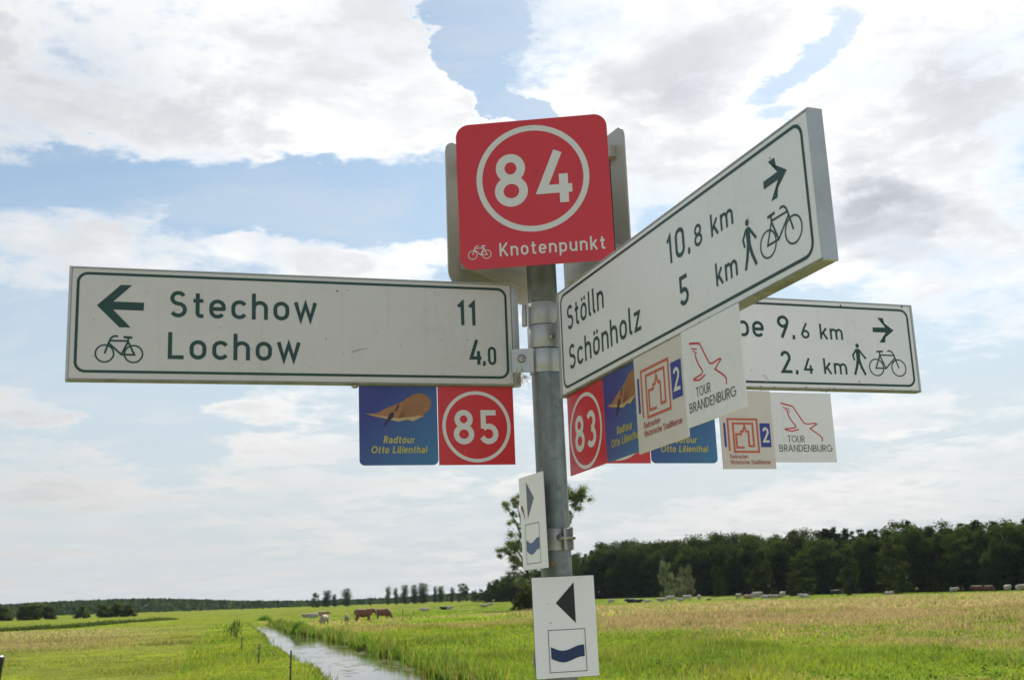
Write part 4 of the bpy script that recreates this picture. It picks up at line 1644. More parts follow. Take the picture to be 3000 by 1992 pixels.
# lighter trees standing in front of the dark forest
KIND['light'] = (.24, 3200, .30, (.062, .085, .026), .2)
KIND['lightbroad'] = (.26, 3600, .32, (.056, .078, .022), .1)
clumps_base = clumps_for


def clumps_for(kind, seed, H):
    return clumps_base({'light': 'birch', 'lightbroad': 'edge'}.get(kind, kind), seed, H)


for (x, dist, ty, kind, wd, lab) in (
        (2490, 306, 1602, 'light', 1.3, 'light green slender tree in front of the dark forest, right of the black cow'),
        (2615, 298, 1585, 'lightbroad', 1.15, 'light green drooping tree in front of the dark forest, tallest of the light ones'),
        (2350, 326, 1618, 'lightbroad', 1.25, 'spreading lighter green tree at the forest edge over a gap in the trunks'),
        (2230, 338, 1606, 'light', 1.5, 'olive green tree at the forest edge behind the resting white herd'),
        (2740, 290, 1690, 'light', 1.2, 'small pale sapling low against the dark forest near the right side'),
        (2105, 354, 1660, 'light', 1.3, 'thin olive sapling against the dark forest, right of the grey willows')):
    tree('forest_tree', kind, 1, along(x, dist), height_for(x, dist, ty), lab, None, wd)
KIND['willow'] = (.20, 9000, .16, (.135, .155, .085), .35)
for (x, dist, ty, wd, sd, lab) in ((1952, 352, 1640, .8, 1, 'grey-green willow with pointed top, leftmost of three in front of the forest'),
                                   (2010, 353, 1652, 1.05, 2, 'grey-green willow with domed crown, rightmost of three in front of the forest'),
                                   (1988, 343, 1692, 1.3, 3, 'low rounded grey-green willow shrub before the two taller willows')):
    tree('willow_tree', 'willow', sd, along(x, dist), height_for(x, dist, ty), lab, 'three grey willows before the forest', wd)

# the tall airy tree behind the pole and the bush at its foot
big_cl = []
rb = np.random.default_rng(8)
Hb = 20.3
for (cx, cz, s, k) in ((-2.4, 18.4, 1.0, 4), (-2.6, 15.2, 1.0, 4), (-3.6, 11.2, 1.3, 6), (-2.8, 9.4, 1.3, 5), (-4.4, 9.8, .8, 3), (-1.8, 7.2, 1.1, 3), (.5, 18.8, 1.4, 4),
                       (2.5, 19.5, 1.5, 4), (4.5, 19.3, 1.4, 4), (1.0, 14.5, 1.3, 3), (0, 11, 1.2, 3), (3, 12, 1.0, 3), (6.6, 18.9, 1.25, 4), (8.0, 18.8, 1.3, 6), (8.9, 18.0, .9, 4),
                       (7.4, 17.4, 1.0, 4), (6.9, 15.2, .7, 3), (6.9, 13.6, .6, 2), (-1.2, 4.6, 1.2, 3)):
    for _ in range(k + 4):
        q = rb.normal(0, .72, 3) * s
        t = s * rb.uniform(.45, .85)
        big_cl.append((cx + q[0], q[1] * 1.6, cz + q[2], t, t, t * .8))
et = empty('willow_tree', tuple(along(1556, 196)))
tag(et, 'tall airy tree with gaps in its crown directly behind the signpost pole', 'tree')
for nm, me in (('trunk', trunk_mesh('trunk', 5, Hb, .32, big_cl, .86, 16, (-1.2, 0))),
               ('crown', crown_mesh('crown', 77, big_cl, 46000, .105, (.150, .178, .080), droop=.15, shell=.8, jit=.42))):
    o = bpy.data.objects.new(nm, me)
    COL.objects.link(o)
    o.parent = et
tree('bush', 'bush', 2, along(1548, 190), 4.3, 'olive green bush at the foot of the tall tree behind the pole', None, .85)
tree('bush', 'bush', 1, along(1512, 192), 1.7, 'low leafy shrub left of the bush behind the pole', None, 1.5)

# the loose row of trees half-way to the far woods
ROW = [(925, 1735, 'edge', 1.2, 'dark bushy tree, leftmost of the far tree row'), (957, 1727, 'row', 2.17, 'pale airy tree second from the left in the far tree row'),
       (980, 1739, 'row', 1.74, 'low sparse tree leaning right of the pale airy one'), (1015, 1722, 'row', 2.32, 'lone round-topped thin tree before the wide gap in the far row'),
       (1137, 1716, 'row', 1.30, 'pale slender poplar just right of the wide gap in the far row'), (1160, 1720, 'row', 1.30, 'narrow pointed dark tree right of the pale poplar'),
       (1185, 1711, 'row', 1.74, 'tall pointed airy tree third after the gap in the far row'), (1213, 1711, 'row', 1.59, 'tall thin tree left of the broad pair in the far row'),
       (1240, 1705.5, 'row', 2.46, 'tallest dense tree of the far tree row'), (1275, 1715, 'row', 1.01, 'very thin pale tree between two dark ones in the far row'),
       (1293, 1714, 'row', 1.89, 'dark cone-shaped tree in the far tree row'), (1325, 1719, 'row', 1.45, 'small faint tree left of the round dark tree in the far row'),
       (1356, 1707, 'edge', 1.3, 'round dark full-crowned tree at the right end of the far row')]
for (x, ty, kind, wd, lab) in ROW:
    dist = 740
    tree('field_tree', kind, int(x) % 3, along(x, dist), height_for(x, dist, ty), lab, 'far tree row beyond the cows', wd)
for (x, ty, lab) in ((1390, 1726, 'low dark tree beside the round one where the far row meets the forest'), (1412, 1722, 'dark tree at the left tip of the forest'),
                     (1440, 1702, 'dark rounded tree rising at the left slope of the forest')):
    tree('field_tree', 'edge', 2, along(x, 600), height_for(x, 600, ty), lab, 'dark trees at the left tip of the forest', 1.2)

# dark clumps at the far left
for (x, ty, kd, wd, lab) in ((12, 1774, 'bush', 1.6, 'dark rounded tree at the left picture edge below the far woods'), (70, 1772, 'bush', 1.55, 'dark tree second from the left edge below the far woods'),
                             (108, 1766, 'bush', 1.75, 'broad dark tree in the left clump below the far woods'), (142, 1774, 'bush', 1.55, 'dark tree at the right end of the left clump'),
                             (245, 1772, 'bush', 1.55, 'dark tree at the left end of the second clump on the left'), (300, 1768, 'bush', 1.65, 'dark tree in the middle of the second clump on the left'),
                             (340, 1764, 'bush', 1.75, 'broad dark tree of the second clump on the left'), (372, 1770, 'bush', 1.55, 'dark tree at the right end of the second clump on the left')):
    tree('field_tree', kd, 3, along(x, 455), height_for(x, 455, ty), lab, 'dark tree clumps on the left', wd)


# far woods on the low rise along the horizon: one mass
def far_woods():
    r = np.random.default_rng(3)
    TXX = [-700, 0, 100, 240, 380, 520, 620, 720, 860, 960, 1080, 1160, 1250, 1400, 1600]
    TYY = [1782, 1774, 1768, 1762, 1757, 1757, 1760, 1763, 1763, 1762, 1758, 1755, 1746, 1738, 1735]
    n = 26000
    x = r.uniform(-600, 1560, n)
    lay = r.uniform(0, 1, n)
    dist = 1150 + 500 * lay + 120 * r.normal(0, 1, n)
    az = np.array([along(q, 1000) for q in np.linspace(-600, 1560, 60)])
    ux = np.interp(x, np.linspace(-600, 1560, 60), (az[:, 0] - CAM[0]) / 1000)
    uy = np.interp(x, np.linspace(-600, 1560, 60), (az[:, 1] - CAM[1]) / 1000)
    X, Y = CAM[0] + ux * dist, CAM[1] + uy * dist
    g = ground_z(X, Y)
    top = np.array([height_for(q, 1400, np.interp(q, TXX, TYY)) for q in np.linspace(-600, 1560, 60)])
    tp = np.interp(x, np.linspace(-600, 1560, 60), top) * (dist / 1400) * (1 + .10 * (fbm(x * .05, dist * .01, 3, 5) - .5) * 2)
    Z = g + np.clip(tp, 4, None) * np.where(r.uniform(0, 1, n) < .45, r.uniform(.75, 1.02, n), r.uniform(0.0, 1.0, n))
    P = np.stack([X, Y, Z], 1)
    nr = r.normal(0, 1, (n, 3)) + [0, -.6, .5]
    nr /= np.linalg.norm(nr, axis=1)[:, None]
    t = np.cross(nr, r.normal(0, 1, (n, 3)))
    t /= np.linalg.norm(t, axis=1)[:, None]
    b = np.cross(nr, t)
    s = r.uniform(1.2, 3.0, n)[:, None]
    v = np.stack([P - t * s, P + b * s * .8 + nr * .4, P + t * s, P - b * s * .8 + nr * .4], 1).reshape(-1, 3)
    c = np.array([.034, .052, .024])[None] * (0.7 + .6 * fbm(x * .03, dist * .02, 3, 15))[:, None] * r.uniform(.75, 1.25, n)[:, None]
    o = big_mesh('far_woods', v, np.arange(4 * n).reshape(-1, 4), None, np.repeat(c, 4, 0), M['leaf'])
    tag(o, kind='stuff')


far_woods()


# ------------------------------------------------------------------ grass, reeds, weeds
def blades(X, Y, H, W, COLR, seed, bend=.35, tip=None):
    r = np.random.default_rng(seed)
    n = len(X)
    Z = ground_z(X, Y) - .02
    P = np.stack([X, Y, Z], 1)
    an = r.uniform(0, 2 * math.pi, n)
    side = np.stack([np.cos(an), np.sin(an), np.zeros(n)], 1)
    ln = np.stack([r.normal(.25, .6, n), r.normal(0, .6, n), np.zeros(n)], 1) * bend
    up = np.array([0, 0, 1.0])
    hh = (H * r.uniform(.6, 1.3, n))[:, None]
    w_ = (W * r.uniform(.7, 1.3, n))[:, None]
    m = P + up * hh * .55 + ln * hh * .35
    t = P + up * hh * .97 + ln * hh
    v = np.stack([P - side * w_ / 2, P + side * w_ / 2, m + side * w_ * .42, m - side * w_ * .42, t], 1).reshape(-1, 3)
    i = np.arange(n) * 5
    q = np.stack([i, i + 1, i + 2, i + 3], 1)
    tr = np.stack([i + 3, i + 2, i + 4], 1)
    c = np.repeat(COLR, 5, 0).reshape(n, 5, 3)
    if tip is not None:
        c[:, 2:, :] = tip[:, None, :]
    return v, q, tr, c.reshape(-1, 3)


def sample_sector(n, d0, d1, seed, a0=-.49, a1=.47, power=1.0):
    r = np.random.default_rng(seed)
    u = r.uniform(0, 1, n)
    d = (d0 ** power + (d1 ** power - d0 ** power) * u) ** (1 / power)
    a = r.uniform(a0, a1, n)
    return CAM[0] + np.sin(a) * d, CAM[1] + np.cos(a) * d


def grass_layer(name, n, d0, d1, wd, seed, hscale=1.0, power=1.3):
    X, Y = sample_sector(n, d0, d1, seed, power=power)
    c, h, bm, dd = zone(X, Y)
    keep = dd > .05
    X, Y, c, h, bm, dd = X[keep], Y[keep], c[keep], h[keep], bm[keep], dd[keep]
    r = np.random.default_rng(seed + 1)
    n = len(X)
    c = c * r.uniform(.72, 1.30, n)[:, None] * np.stack([1 + .12 * r.normal(0, 1, n), np.ones(n), np.ones(n)], 1)
    tip = c.copy()
    fl = (r.uniform(0, 1, n) < .05 + .60 * bm)
    tip[fl] = np.array([.30, .225, .155]) * r.uniform(.8, 1.2, fl.sum())[:, None]
    v, q, t, cc = blades(X, Y, h * hscale, wd * (1 + .5 * bm), np.clip(c, .005, .6), seed + 2, tip=np.clip(tip, .005, .6))
    o = big_mesh(name, v, q, t, cc, M['grass'])
    tag(o, kind='stuff')


grass_layer('meadow_grass', 210000, 21, 48, .018, 100)
grass_layer('meadow_grass', 150000, 48, 105, .045, 200, 1.0, 1.2)
grass_layer('meadow_grass', 90000, 105, 245, .11, 300, 1.0, 1.1)


def reeds():
    """sedges and reeds along both water edges"""
    r = np.random.default_rng(9)
    n = 22000
    Y = 14 + (YM - 16) * r.uniform(0, 1, n) ** 1.5
    left = r.uniform(0, 1, n) < .38
    off = np.where(left, -np.abs(r.normal(.05, .28, n)), np.abs(r.normal(.05, .35, n)))
    off = off + np.where(r.uniform(0, 1, n) < .10, np.where(left, .5, -.45) * r.uniform(0, 1, n), 0)
    X = np.where(left, by_y(LB, Y) - .3, by_y(RB, Y)) + off
    pat = fbm(X * .8, Y * .35, 3, 77)
    k = pat > np.where(left, .50, .38)
    X, Y, left, pat = X[k], Y[k], left[k], pat[k]
    n = len(X)
    H = np.where(left, .16, .42) * r.uniform(.6, 1.3, n) * (0.6 + pat)
    c = np.where((r.uniform(0, 1, n) < .25)[:, None], np.array([[.22, .18, .07]]), np.array([[.10, .165, .022]])) * r.uniform(.7, 1.3, n)[:, None]
    Zs = ground_z(X, Y)
    v, q, t, cc = blades(X, Y, H + np.clip(WATER_Z - Zs, 0, .5), .02 + .0004 * Y, c, 12, .25)
    o = big_mesh('ditch_reeds', v, q, t, cc, M['grass'])
    tag(o, kind='stuff')


reeds()


def pond_weed():
    """floating leaves in loose rafts on the water, mostly along the right edge"""
    r = np.random.default_rng(23)
    n = 1500
    Y = 20 + 75 * r.uniform(0, 1, n) ** 1.4
    L, R_ = by_y(LB, Y), by_y(RB, Y)
    t = np.where(r.uniform(0, 1, n) < .8, 1 - np.abs(r.normal(0, .20, n)), r.uniform(.1, 1, n))
    X = L + (R_ - L) * np.clip(t, .05, .99)
    k = fbm(X * .5, Y * .30, 3, 91) > .50
    X, Y = X[k], Y[k]
    V, F, Cc = [], [], []
    for i, (x, y) in enumerate(zip(X, Y)):
        q = r.uniform(.04, .13)
        b = len(V)
        for a in range(6):
            an = a * math.pi / 3 + r.uniform(-.2, .2)
            V.append((x + q * 1.5 * math.cos(an), y + q * math.sin(an), WATER_Z + .006 + .0004 * (i % 20)))
        F.append((b, b + 1, b + 2, b + 3))
        F.append((b, b + 3, b + 4, b + 5))
        Cc += [list(np.array([.16, .20, .07]) * r.uniform(.6, 1.3))] * 6
    o = big_mesh('pond_weed', np.array(V), np.array(F), None, np.array(Cc), M['leaf_pale'])
    tag(o, kind='stuff')


pond_weed()


def weeds():
    """broad-leaved dock and thistle patches in the near meadow"""
    r = np.random.default_rng(19)
    X, Y = sample_sector(900, 22, 62, 55, -.12, .47)
    c, h, bm, dd = zone(X, Y)
    k = (dd > .6) & (fbm(X * .30, Y * .2, 3, 88) > .60)
    X, Y = X[k], Y[k]
    Vs, Cs = [], []
    for x, y in zip(X, Y):
        m = int(r.integers(16, 40))
        z = float(ground_z(x, y))
        hgt = r.uniform(.25, .55)
        p = np.stack([x + r.normal(0, .22, m), y + r.normal(0, .22, m), z + r.uniform(.12, 1, m) * hgt], 1)
        nr = r.normal(0, .6, (m, 3)) + [0, 0, .9]
        nr /= np.linalg.norm(nr, axis=1)[:, None]
        t = np.cross(nr, r.normal(0, 1, (m, 3)))
        t /= np.linalg.norm(t, axis=1)[:, None]
        b = np.cross(nr, t)
        s = r.uniform(.025, .065, m)[:, None]
        Vs.append(np.stack([p - t * s, p + b * s * .45, p + t * s, p - b * s * .45], 1).reshape(-1, 3))
        Cs.append(np.repeat(np.array([[.120, .175, .026]]) * r.uniform(.7, 1.25, m)[:, None], 4, 0))
    v, c = np.concatenate(Vs), np.concatenate(Cs)
    o = big_mesh('meadow_weeds', v, np.arange(len(v)).reshape(-1, 4), None, c, M['leaf'])
    tag(o, kind='stuff')


weeds()


def weed_line():
    """strip of taller dark growth along a ditch in the left distance, and tufts along the old fence"""
    r = np.random.default_rng(29)
    Xs, Ys, Hs = [], [], []
    for (x0, y0, x1, y1, n, h) in ((-120, 1856, 200, 1839, 5200, .5), (200, 1839, 330, 1827, 3000, .55), (330, 1826, 500, 1815, 2200, .55)):
        a, b = at(x0, y0), at(x1, y1)
        t = r.uniform(0, 1, n)
        Xs.append(a[0] + (b[0] - a[0]) * t + r.normal(0, .7, n))
        Ys.append(a[1] + (b[1] - a[1]) * t + r.normal(0, .9, n))
        Hs.append(h * (.3 + 1.2 * fbm(t * 60, t * 0, 3, 5)) * r.uniform(.5, 1.2, n))
    for (x0, y0, x1, y1, n, h) in ((672, 1876, 690, 1830, 150, .8),):
        a, b = at(x0, y0), at(x1, y1)
        t = r.uniform(0, 1, n)
        Xs.append(a[0] + (b[0] - a[0]) * t + r.normal(0, .30, n))
        Ys.append(a[1] + (b[1] - a[1]) * t + r.normal(0, .6, n))
        Hs.append(h * r.uniform(.3, 1.2, n))
    X, Y, H = np.concatenate(Xs), np.concatenate(Ys), np.concatenate(Hs)
    n = len(X)
    d = np.hypot(X, Y)
    c = np.array([[.050, .080, .022]]) * r.uniform(.6, 1.5, n)[:, None]
    v, q, t, cc = blades(X, Y, H, .0006 * d, c, 31, .3)
    o = big_mesh('weed_strip', v, q, t, cc, M['grass'])
    tag(o, kind='stuff')


weed_line()


def reed_clump(x, y, wd, h, label, n=700):
    P = at(x, y)
    r = np.random.default_rng(int(x))
    X = P[0] + r.normal(0, wd * .42, n)
    Y = P[1] + r.normal(0, wd * .5, n)
    H = h * np.exp(-(((X - P[0]) / wd) ** 2)) * r.uniform(.6, 1.15, n)
    c = np.array([[.085, .150, .024]]) * r.uniform(.65, 1.35, n)[:, None]
    v, q, t, cc = blades(X, Y, H, .035, c, int(x) + 1, .25)
    o = big_mesh('reed_clump', v, q, t, cc, M['grass'])
    tag(o, label, 'reeds', 'reed clumps by the ditch', 'stuff')


reed_clump(775, 1817, 1.2, .8, 'dense green reed clump at the far bend of the ditch', 600)
reed_clump(866, 1851, 1.2, .75, 'tall green reed clump on the right bank of the ditch, nearer than the bend', 1100)
reed_clump(822, 1833, 1.2, .45, 'brownish low reed clump between the two green ones', 500)
reed_clump(1190, 1806, 2.6, .35, 'dark patch of trampled weeds by two short posts right of the brown cows', 900)


# ------------------------------------------------------------------ fence posts
def fence_post(P, h, lean, label, group, r_=.025):
    e = empty('fence_post', tuple(P))
    tag(e, label, 'fence post', group)
    tube_mesh('stake', [(0, 0, -.25), (lean * .5, 0, h * .5), (lean, 0, h)], [r_, r_ * .95, r_ * .9], M['wood'], e, 10)
    for z in (.45, .8):
        tube_mesh('wire_insulator', [(lean * z - .05, -.02, h * z), (lean * z - .01, -.02, h * z)], [.014, .014], M['cap'], e, 8)
    return e


fence_post(at(850, 1995), .80, .02, 'weathered fence stake by the ditch, nearest of the three', 'fence stakes along the ditch')
fence_post(at(757, 1944), .70, .03, 'weathered fence stake by the ditch, middle of the three', 'fence stakes along the ditch')
fence_post(at(708, 1907), .68, .01, 'weathered fence stake by the ditch, farthest of the three', 'fence stakes along the ditch')
fence_post(at(693, 1874), .60, -.02, 'short fence stake at the end of the tall weeds along the fence', 'fence stakes along the ditch')
fence_post(at(1180, 1801), .95, 0, 'dark upright post in the pasture right of the brown cows', 'posts in the pasture', .07)
fence_post(at(1211, 1803), .75, .03, 'shorter dark post in the pasture, right of the taller one', 'posts in the pasture', .06)

# ------------------------------------------------------------------ cattle
COAT = {'cream': (.36, .30, .22), 'white': (.42, .385, .32), 'brown': (.20, .085, .035), 'redbrown': (.13, .042, .020), 'black': (.012, .011, .011), 'tan': (.36, .24, .13)}


def mat_coat(name, colr):
    m, n, bs = new_mat(name + ' coat')
    tcn = n.node('ShaderNodeTexCoord')
    a, _ = n.noise(tcn.outputs['Object'], 2.2, 4, .6)
    n.put(bs.inputs['Base Color'], n.mix(n.step(a, .3, .7), tuple(c * .8 for c in colr), tuple(min(1, c * 1.15) for c in colr)))
    bs.inputs['Roughness'].default_value = .75
    bs.inputs['Sheen Weight'].default_value = .2
    return m


for k in COAT:
    M['coat_' + k] = mat_coat(k, COAT[k])
M['muzzle'] = mat_paint('muzzle pink grey', (.25, .17, .14), .5)
M['horn'] = mat_paint('horn', (.55, .50, .42), .5)


def cow_mesh(pose):
    """one continuous body; x forward, about 1.4 m high at the withers"""
    low = .64 if pose == 'lying' else .12
    blobs = [((-.78, 0, 1.16), (.26, .31, .30)), ((-.50, 0, 1.08), (.46, .37, .42)), ((-.02, 0, 1.02), (.56, .42, .47)), ((.44, 0, 1.04), (.44, .36, .47)), ((.66, 0, 1.08), (.30, .29, .42))]
    if pose == 'grazing':
        chain = [((.74, 0, 1.06), .33), ((.96, 0, .84), .25), ((1.10, 0, .60), .20), ((1.16, 0, .48), .19), ((1.22, 0, .32), .15), ((1.26, 0, .22), .13)]
    else:
        chain = [((.70, 0, 1.16), .36), ((.92, 0, 1.24), .28), ((1.06, 0, 1.30), .22), ((1.13, 0, 1.28), .21), ((1.26, 0, 1.12), .165), ((1.35, 0, 1.02), .14)]
    poll = np.array(chain[3][0]) + [0, 0, .06 - low]
    tubes = [[(np.array(p) - [0, 0, low], q) for p, q in chain]]
    for sy in (1, -1):
        if pose == 'lying':
            tubes.append([((.62, .20 * sy, .34), .13), ((.78, .30 * sy, .20), .10), ((.50, .34 * sy, .08), .065), ((.36, .34 * sy, .07), .06)])
            tubes.append([((-.56, .24 * sy, .36), .19), ((-.30, .40 * sy, .24), .13), ((-.52, .44 * sy, .09), .07), ((-.30, .46 * sy, .07), .06)])
        else:
            o = .08 * sy
            tubes.append([((.56, .19 * sy, .80), .20), ((.56 + o * .5, .21 * sy, .54), .14), ((.57 + o, .21 * sy, .34), .09), ((.56 + o, .21 * sy, .14), .07), ((.59 + o, .21 * sy, .0), .08)])
            tubes.append([((-.62, .20 * sy, .86), .26), ((-.60 - o * .5, .22 * sy, .58), .18), ((-.76 - o, .22 * sy, .38), .10), ((-.72 - o, .22 * sy, .14), .075), ((-.69 - o, .22 * sy, .0), .08)])
    bm = bmesh.new()
    for c, q in blobs:
        bmesh.ops.create_icosphere(bm, subdivisions=3, radius=1.0, matrix=Matrix.Translation((c[0], c[1], c[2] - low)) @ Matrix.Diagonal((*q, 1)))
    if pose != 'lying':
        bmesh.ops.create_icosphere(bm, subdivisions=2, radius=1.0, matrix=Matrix.Translation((-.34, 0, .66)) @ Matrix.Diagonal((.15, .13, .11, 1)))
    for tb in tubes:
        for (p0, r0), (p1, r1) in zip(tb[:-1], tb[1:]):
            p0, p1 = np.array(p0, float), np.array(p1, float)
            m = max(3, int(np.linalg.norm(p1 - p0) / .05))
            for k in range(m + 1):
                c = p0 + (p1 - p0) * k / m
                bmesh.ops.create_icosphere(bm, subdivisions=2, radius=r0 + (r1 - r0) * k / m, matrix=Matrix.Translation(tuple(c)))
    me = bpy.data.meshes.new('cow_form')
    bm.to_mesh(me)
    bm.free()
    o = bpy.data.objects.new('cow_form', me)
    COL.objects.link(o)
    rm = o.modifiers.new('remesh', 'REMESH')
    rm.mode = 'VOXEL'
    rm.voxel_size = .035
    rm.use_smooth_shade = True
    sm = o.modifiers.new('smooth', 'SMOOTH')
    sm.iterations = 4
    dg = bpy.context.evaluated_depsgraph_get()
    out = bpy.data.meshes.new_from_object(o.evaluated_get(dg), depsgraph=dg)
    out.name = 'cow_body_' + pose
    bpy.data.objects.remove(o)
    out.materials.clear()
    out.materials.append(M['coat_white'])
    return out, {'pin': ((-.92, 0, 1.12 - low),), 'poll': (tuple(poll),)}


COWM = {p: cow_mesh(p) for p in ('standing', 'grazing', 'lying')}


def simple_tube_me(name, path, rad, mat):
    v, f = tube_arrays(path, rad, 6)
    n = len(path)
    f = f + [tuple(range(5, -1, -1)), tuple((n - 1) * 6 + k for k in range(6))]
    me = bpy.data.meshes.new(name)
    me.from_pydata([tuple(map(float, p)) for p in v], [], f)
    me.materials.append(mat)
    return me


COWP = {}
for p, (me, V) in COWM.items():
    pin, poll = np.array(V['pin'][0]), np.array(V['poll'][0])
    parts = [('tail', simple_tube_me('tail', [pin + [-.02, 0, .10], pin + [-.09, 0, -.02], pin + [-.10, .01, -.45 if p != 'lying' else -.35], pin + [-.09, .02, -.72 if p != 'lying' else -.45]], [.035, .028, .022, .045], M['coat_white']))]
    for s in (1, -1):
        parts.append(('ear', simple_tube_me('ear', [poll + [-.02, .10 * s, .03], poll + [-.05, .20 * s, .04], poll + [-.05, .30 * s, -.01]], [.03, .06, .015], M['coat_white'])))
        parts.append(('horn', simple_tube_me('horn', [poll + [.0, .07 * s, .10], poll + [.02, .16 * s, .18], poll + [.06, .19 * s, .27]], [.03, .022, .008], M['horn'])))
    COWP[p] = parts


def cow(P, pose, coat, face, label, size=1.0, parts=True, group='cattle in the pasture'):
    me, V = COWM[pose]
    o = bpy.data.objects.new('cow', me)
    COL.objects.link(o)
    o.location = tuple(P)
    o.rotation_euler = (0, 0, face * D2R)
    o.scale = (size,) * 3
    o.material_slots[0].link = 'OBJECT'
    o.material_slots[0].material = M['coat_' + coat]
    tag(o, label, 'cow', group)
    if parts:
        for nm, pm in COWP[pose]:
            c = bpy.data.objects.new(nm, pm)
            COL.objects.link(c)
            c.parent = o
            if nm != 'horn':
                c.material_slots[0].link = 'OBJECT'
                c.material_slots[0].material = M['coat_' + coat]
    return o


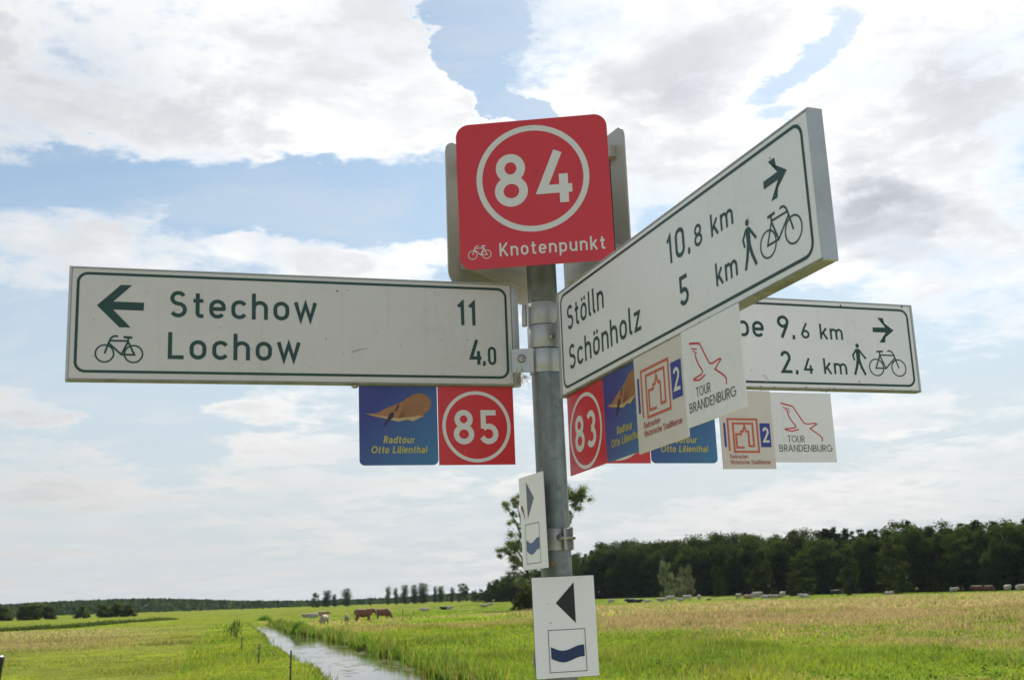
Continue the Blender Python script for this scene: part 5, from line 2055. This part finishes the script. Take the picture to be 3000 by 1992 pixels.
# (photo column, distance or photo row, pose, coat, facing, size, label); facing 0 = to the right, 180 = left, 90 = away, -90 = to the viewer
HERD = [
    (1065, 'r', 1820, 'standing', 'brown', 8, 1.03, 'brown cow standing side-on in the left pasture, head up to the right'),
    (1122, 'r', 1814, 'grazing', 'brown', -12, .95, 'brown cow with lowered head in the left pasture, right of the standing brown one'),
    (1016, 'r', 1824, 'standing', 'cream', -80, .66, 'cream calf facing the viewer just left of the brown cows'),
    (950, 'r', 1829, 'grazing', 'cream', -100, .72, 'cream calf seen end-on near the ditch reeds, lowest of the left group'),
    (918, 'r', 1809, 'lying', 'white', 170, .85, 'white cow lying in the grass left of the cream calf'),
    (897, 'r', 1808, 'lying', 'cream', 150, .7, 'pale calf lying at the left end of the left group'),
    (947, 'r', 1803, 'lying', 'tan', 10, .95, 'tan cow lying behind the cream calf by the ditch'),
    (1245, 'd', 236, 'lying', 'white', 175, .8, 'small white calf lying alone right of the two posts'),
    (1301, 'd', 262, 'lying', 'black', 180, .8, 'dark calf lying beside a white one in mid pasture'),
    (1314, 'd', 262, 'lying', 'white', 5, .8, 'white calf lying beside a dark one in mid pasture'),
    (1418, 'd', 300, 'lying', 'cream', 180, .8, 'cream cow lying low in the grass left of the tall airy tree'),
    (1434, 'd', 305, 'standing', 'white', 0, .72, 'white calf standing beside a lying cream cow left of the tall tree'),
    (1514, 'd', 296, 'lying', 'tan', 180, .9, 'tan cow lying by the shrub behind the trail plates'),
    (1791, 'd', 286, 'grazing', 'white', 180, .72, 'white cow in the grass nearest to the right of the lowest plate'),
    (1848, 'd', 284, 'lying', 'black', 180, 1.15, 'black cow lying in front of the forest, left of the willows'),
    (1868, 'd', 281, 'lying', 'black', 0, .95, 'second black animal lying end to end with the first'),
    (1895, 'd', 280, 'lying', 'white', 0, .72, 'small white calf lying right of the black cows'),
    (1938, 'd', 292, 'lying', 'cream', 200, 1.0, 'cream cow lying on the left below the willows'),
    (1961, 'd', 288, 'standing', 'white', 0, .95, 'white-backed cow standing directly below the willows'),
    (1992, 'd', 284, 'lying', 'white', 180, .72, 'white calf lying at the feet of a standing white cow by the willows'),
    (2011, 'd', 290, 'standing', 'white', 4, .98, 'white cow standing side-on right of the willow shrub'),
    (2047, 'd', 298, 'standing', 'white', -85, .92, 'white cow seen end-on right of the willows'),
    (2074, 'd', 282, 'lying', 'brown', 0, .5, 'tiny brown calf low in the tall grass right of the willows'),
    (2162, 'd', 286, 'standing', 'cream', -70, .98, 'cream cow standing at the left end of the big resting herd'),
    (2190, 'd', 290, 'lying', 'tan', 0, 1.15, 'tan cow lying second from the left in the big resting herd'),
    (2215, 'd', 286, 'standing', 'white', 8, 1.12, 'largest white cow in the middle of the big resting herd'),
    (2238, 'd', 281, 'lying', 'white', 0, .9, 'white cow lying in front of the largest white one'),
    (2249, 'd', 288, 'lying', 'redbrown', 180, .9, 'dark brown cow lying in the middle of the resting herd'),
    (2265, 'd', 279, 'lying', 'cream', 170, 1.0, 'cream cow lying low at the right of the resting herd'),
    (2279, 'd', 291, 'lying', 'tan', 0, .9, 'tan cow lying behind the right end of the resting herd'),
    (2291, 'd', 289, 'standing', 'white', -75, 1.05, 'white cow standing end-on at the right end of the resting herd'),
    (2352, 'd', 276, 'lying', 'white', 180, .95, 'white cow lying alone right of the resting herd'),
    (2361, 'd', 271, 'lying', 'white', 0, .6, 'white calf lying close to the lone white cow'),
    (2445, 'd', 284, 'standing', 'black', 2, 1.05, 'black cow standing alone in front of the forest'),
    (2601, 'd', 276, 'lying', 'white', 0, .85, 'white cow lying far right of the lone black cow'),
    (2792, 'd', 268, 'standing', 'cream', 0, .85, 'cream cow in front of the forest, left of the red-brown pair'),
    (2862, 'd', 262, 'standing', 'redbrown', 180, 1.02, 'red-brown cow with white back patch, left of the red-brown pair'),
    (2895, 'd', 264, 'grazing', 'redbrown', 0, .98, 'red-brown cow grazing, right of the red-brown pair'),
    (2949, 'd', 262, 'standing', 'white', -80, .98, 'white cow seen end-on right of the red-brown pair'),
    (2978, 'd', 263, 'grazing', 'white', -110, .9, 'white cow with lowered head second from the right edge'),
    (2994, 'd', 260, 'standing', 'cream', 5, 1.0, 'cream cow cut by the right picture edge'),
]
for (x, md, q, pose, coat, face, size, lab) in HERD:
    P = at(x, q) if md == 'r' else along(x, q)
    cow(P, pose, coat, face, lab, size)


# ------------------------------------------------------------------ summer haze over the plain
def build_haze():
    x0, x1, y0, y1, z0, z1 = -4200, 4200, -300, 4200, -2.0, 34.0
    v = [(x, y, z) for z in (z0, z1) for y in (y0, y1) for x in (x0, x1)]
    f = [(0, 2, 3, 1), (4, 5, 7, 6), (0, 1, 5, 4), (2, 6, 7, 3), (0, 4, 6, 2), (1, 3, 7, 5)]
    m = bpy.data.materials.new('haze air')
    m.use_nodes = True
    nt = m.node_tree
    for nn in list(nt.nodes):
        nt.nodes.remove(nn)
    pv = nt.nodes.new('ShaderNodeVolumePrincipled')
    pv.inputs['Color'].default_value = (.66, .82, 1.0, 1)
    pv.inputs['Density'].default_value =   .000030
    pv.inputs['Anisotropy'].default_value = .2
    out = nt.nodes.new('ShaderNodeOutputMaterial')
    nt.links.new(pv.outputs[0], out.inputs['Volume'])
    o = mesh_obj('haze', v, f, m)
    tag(o, kind='stuff')


build_haze()
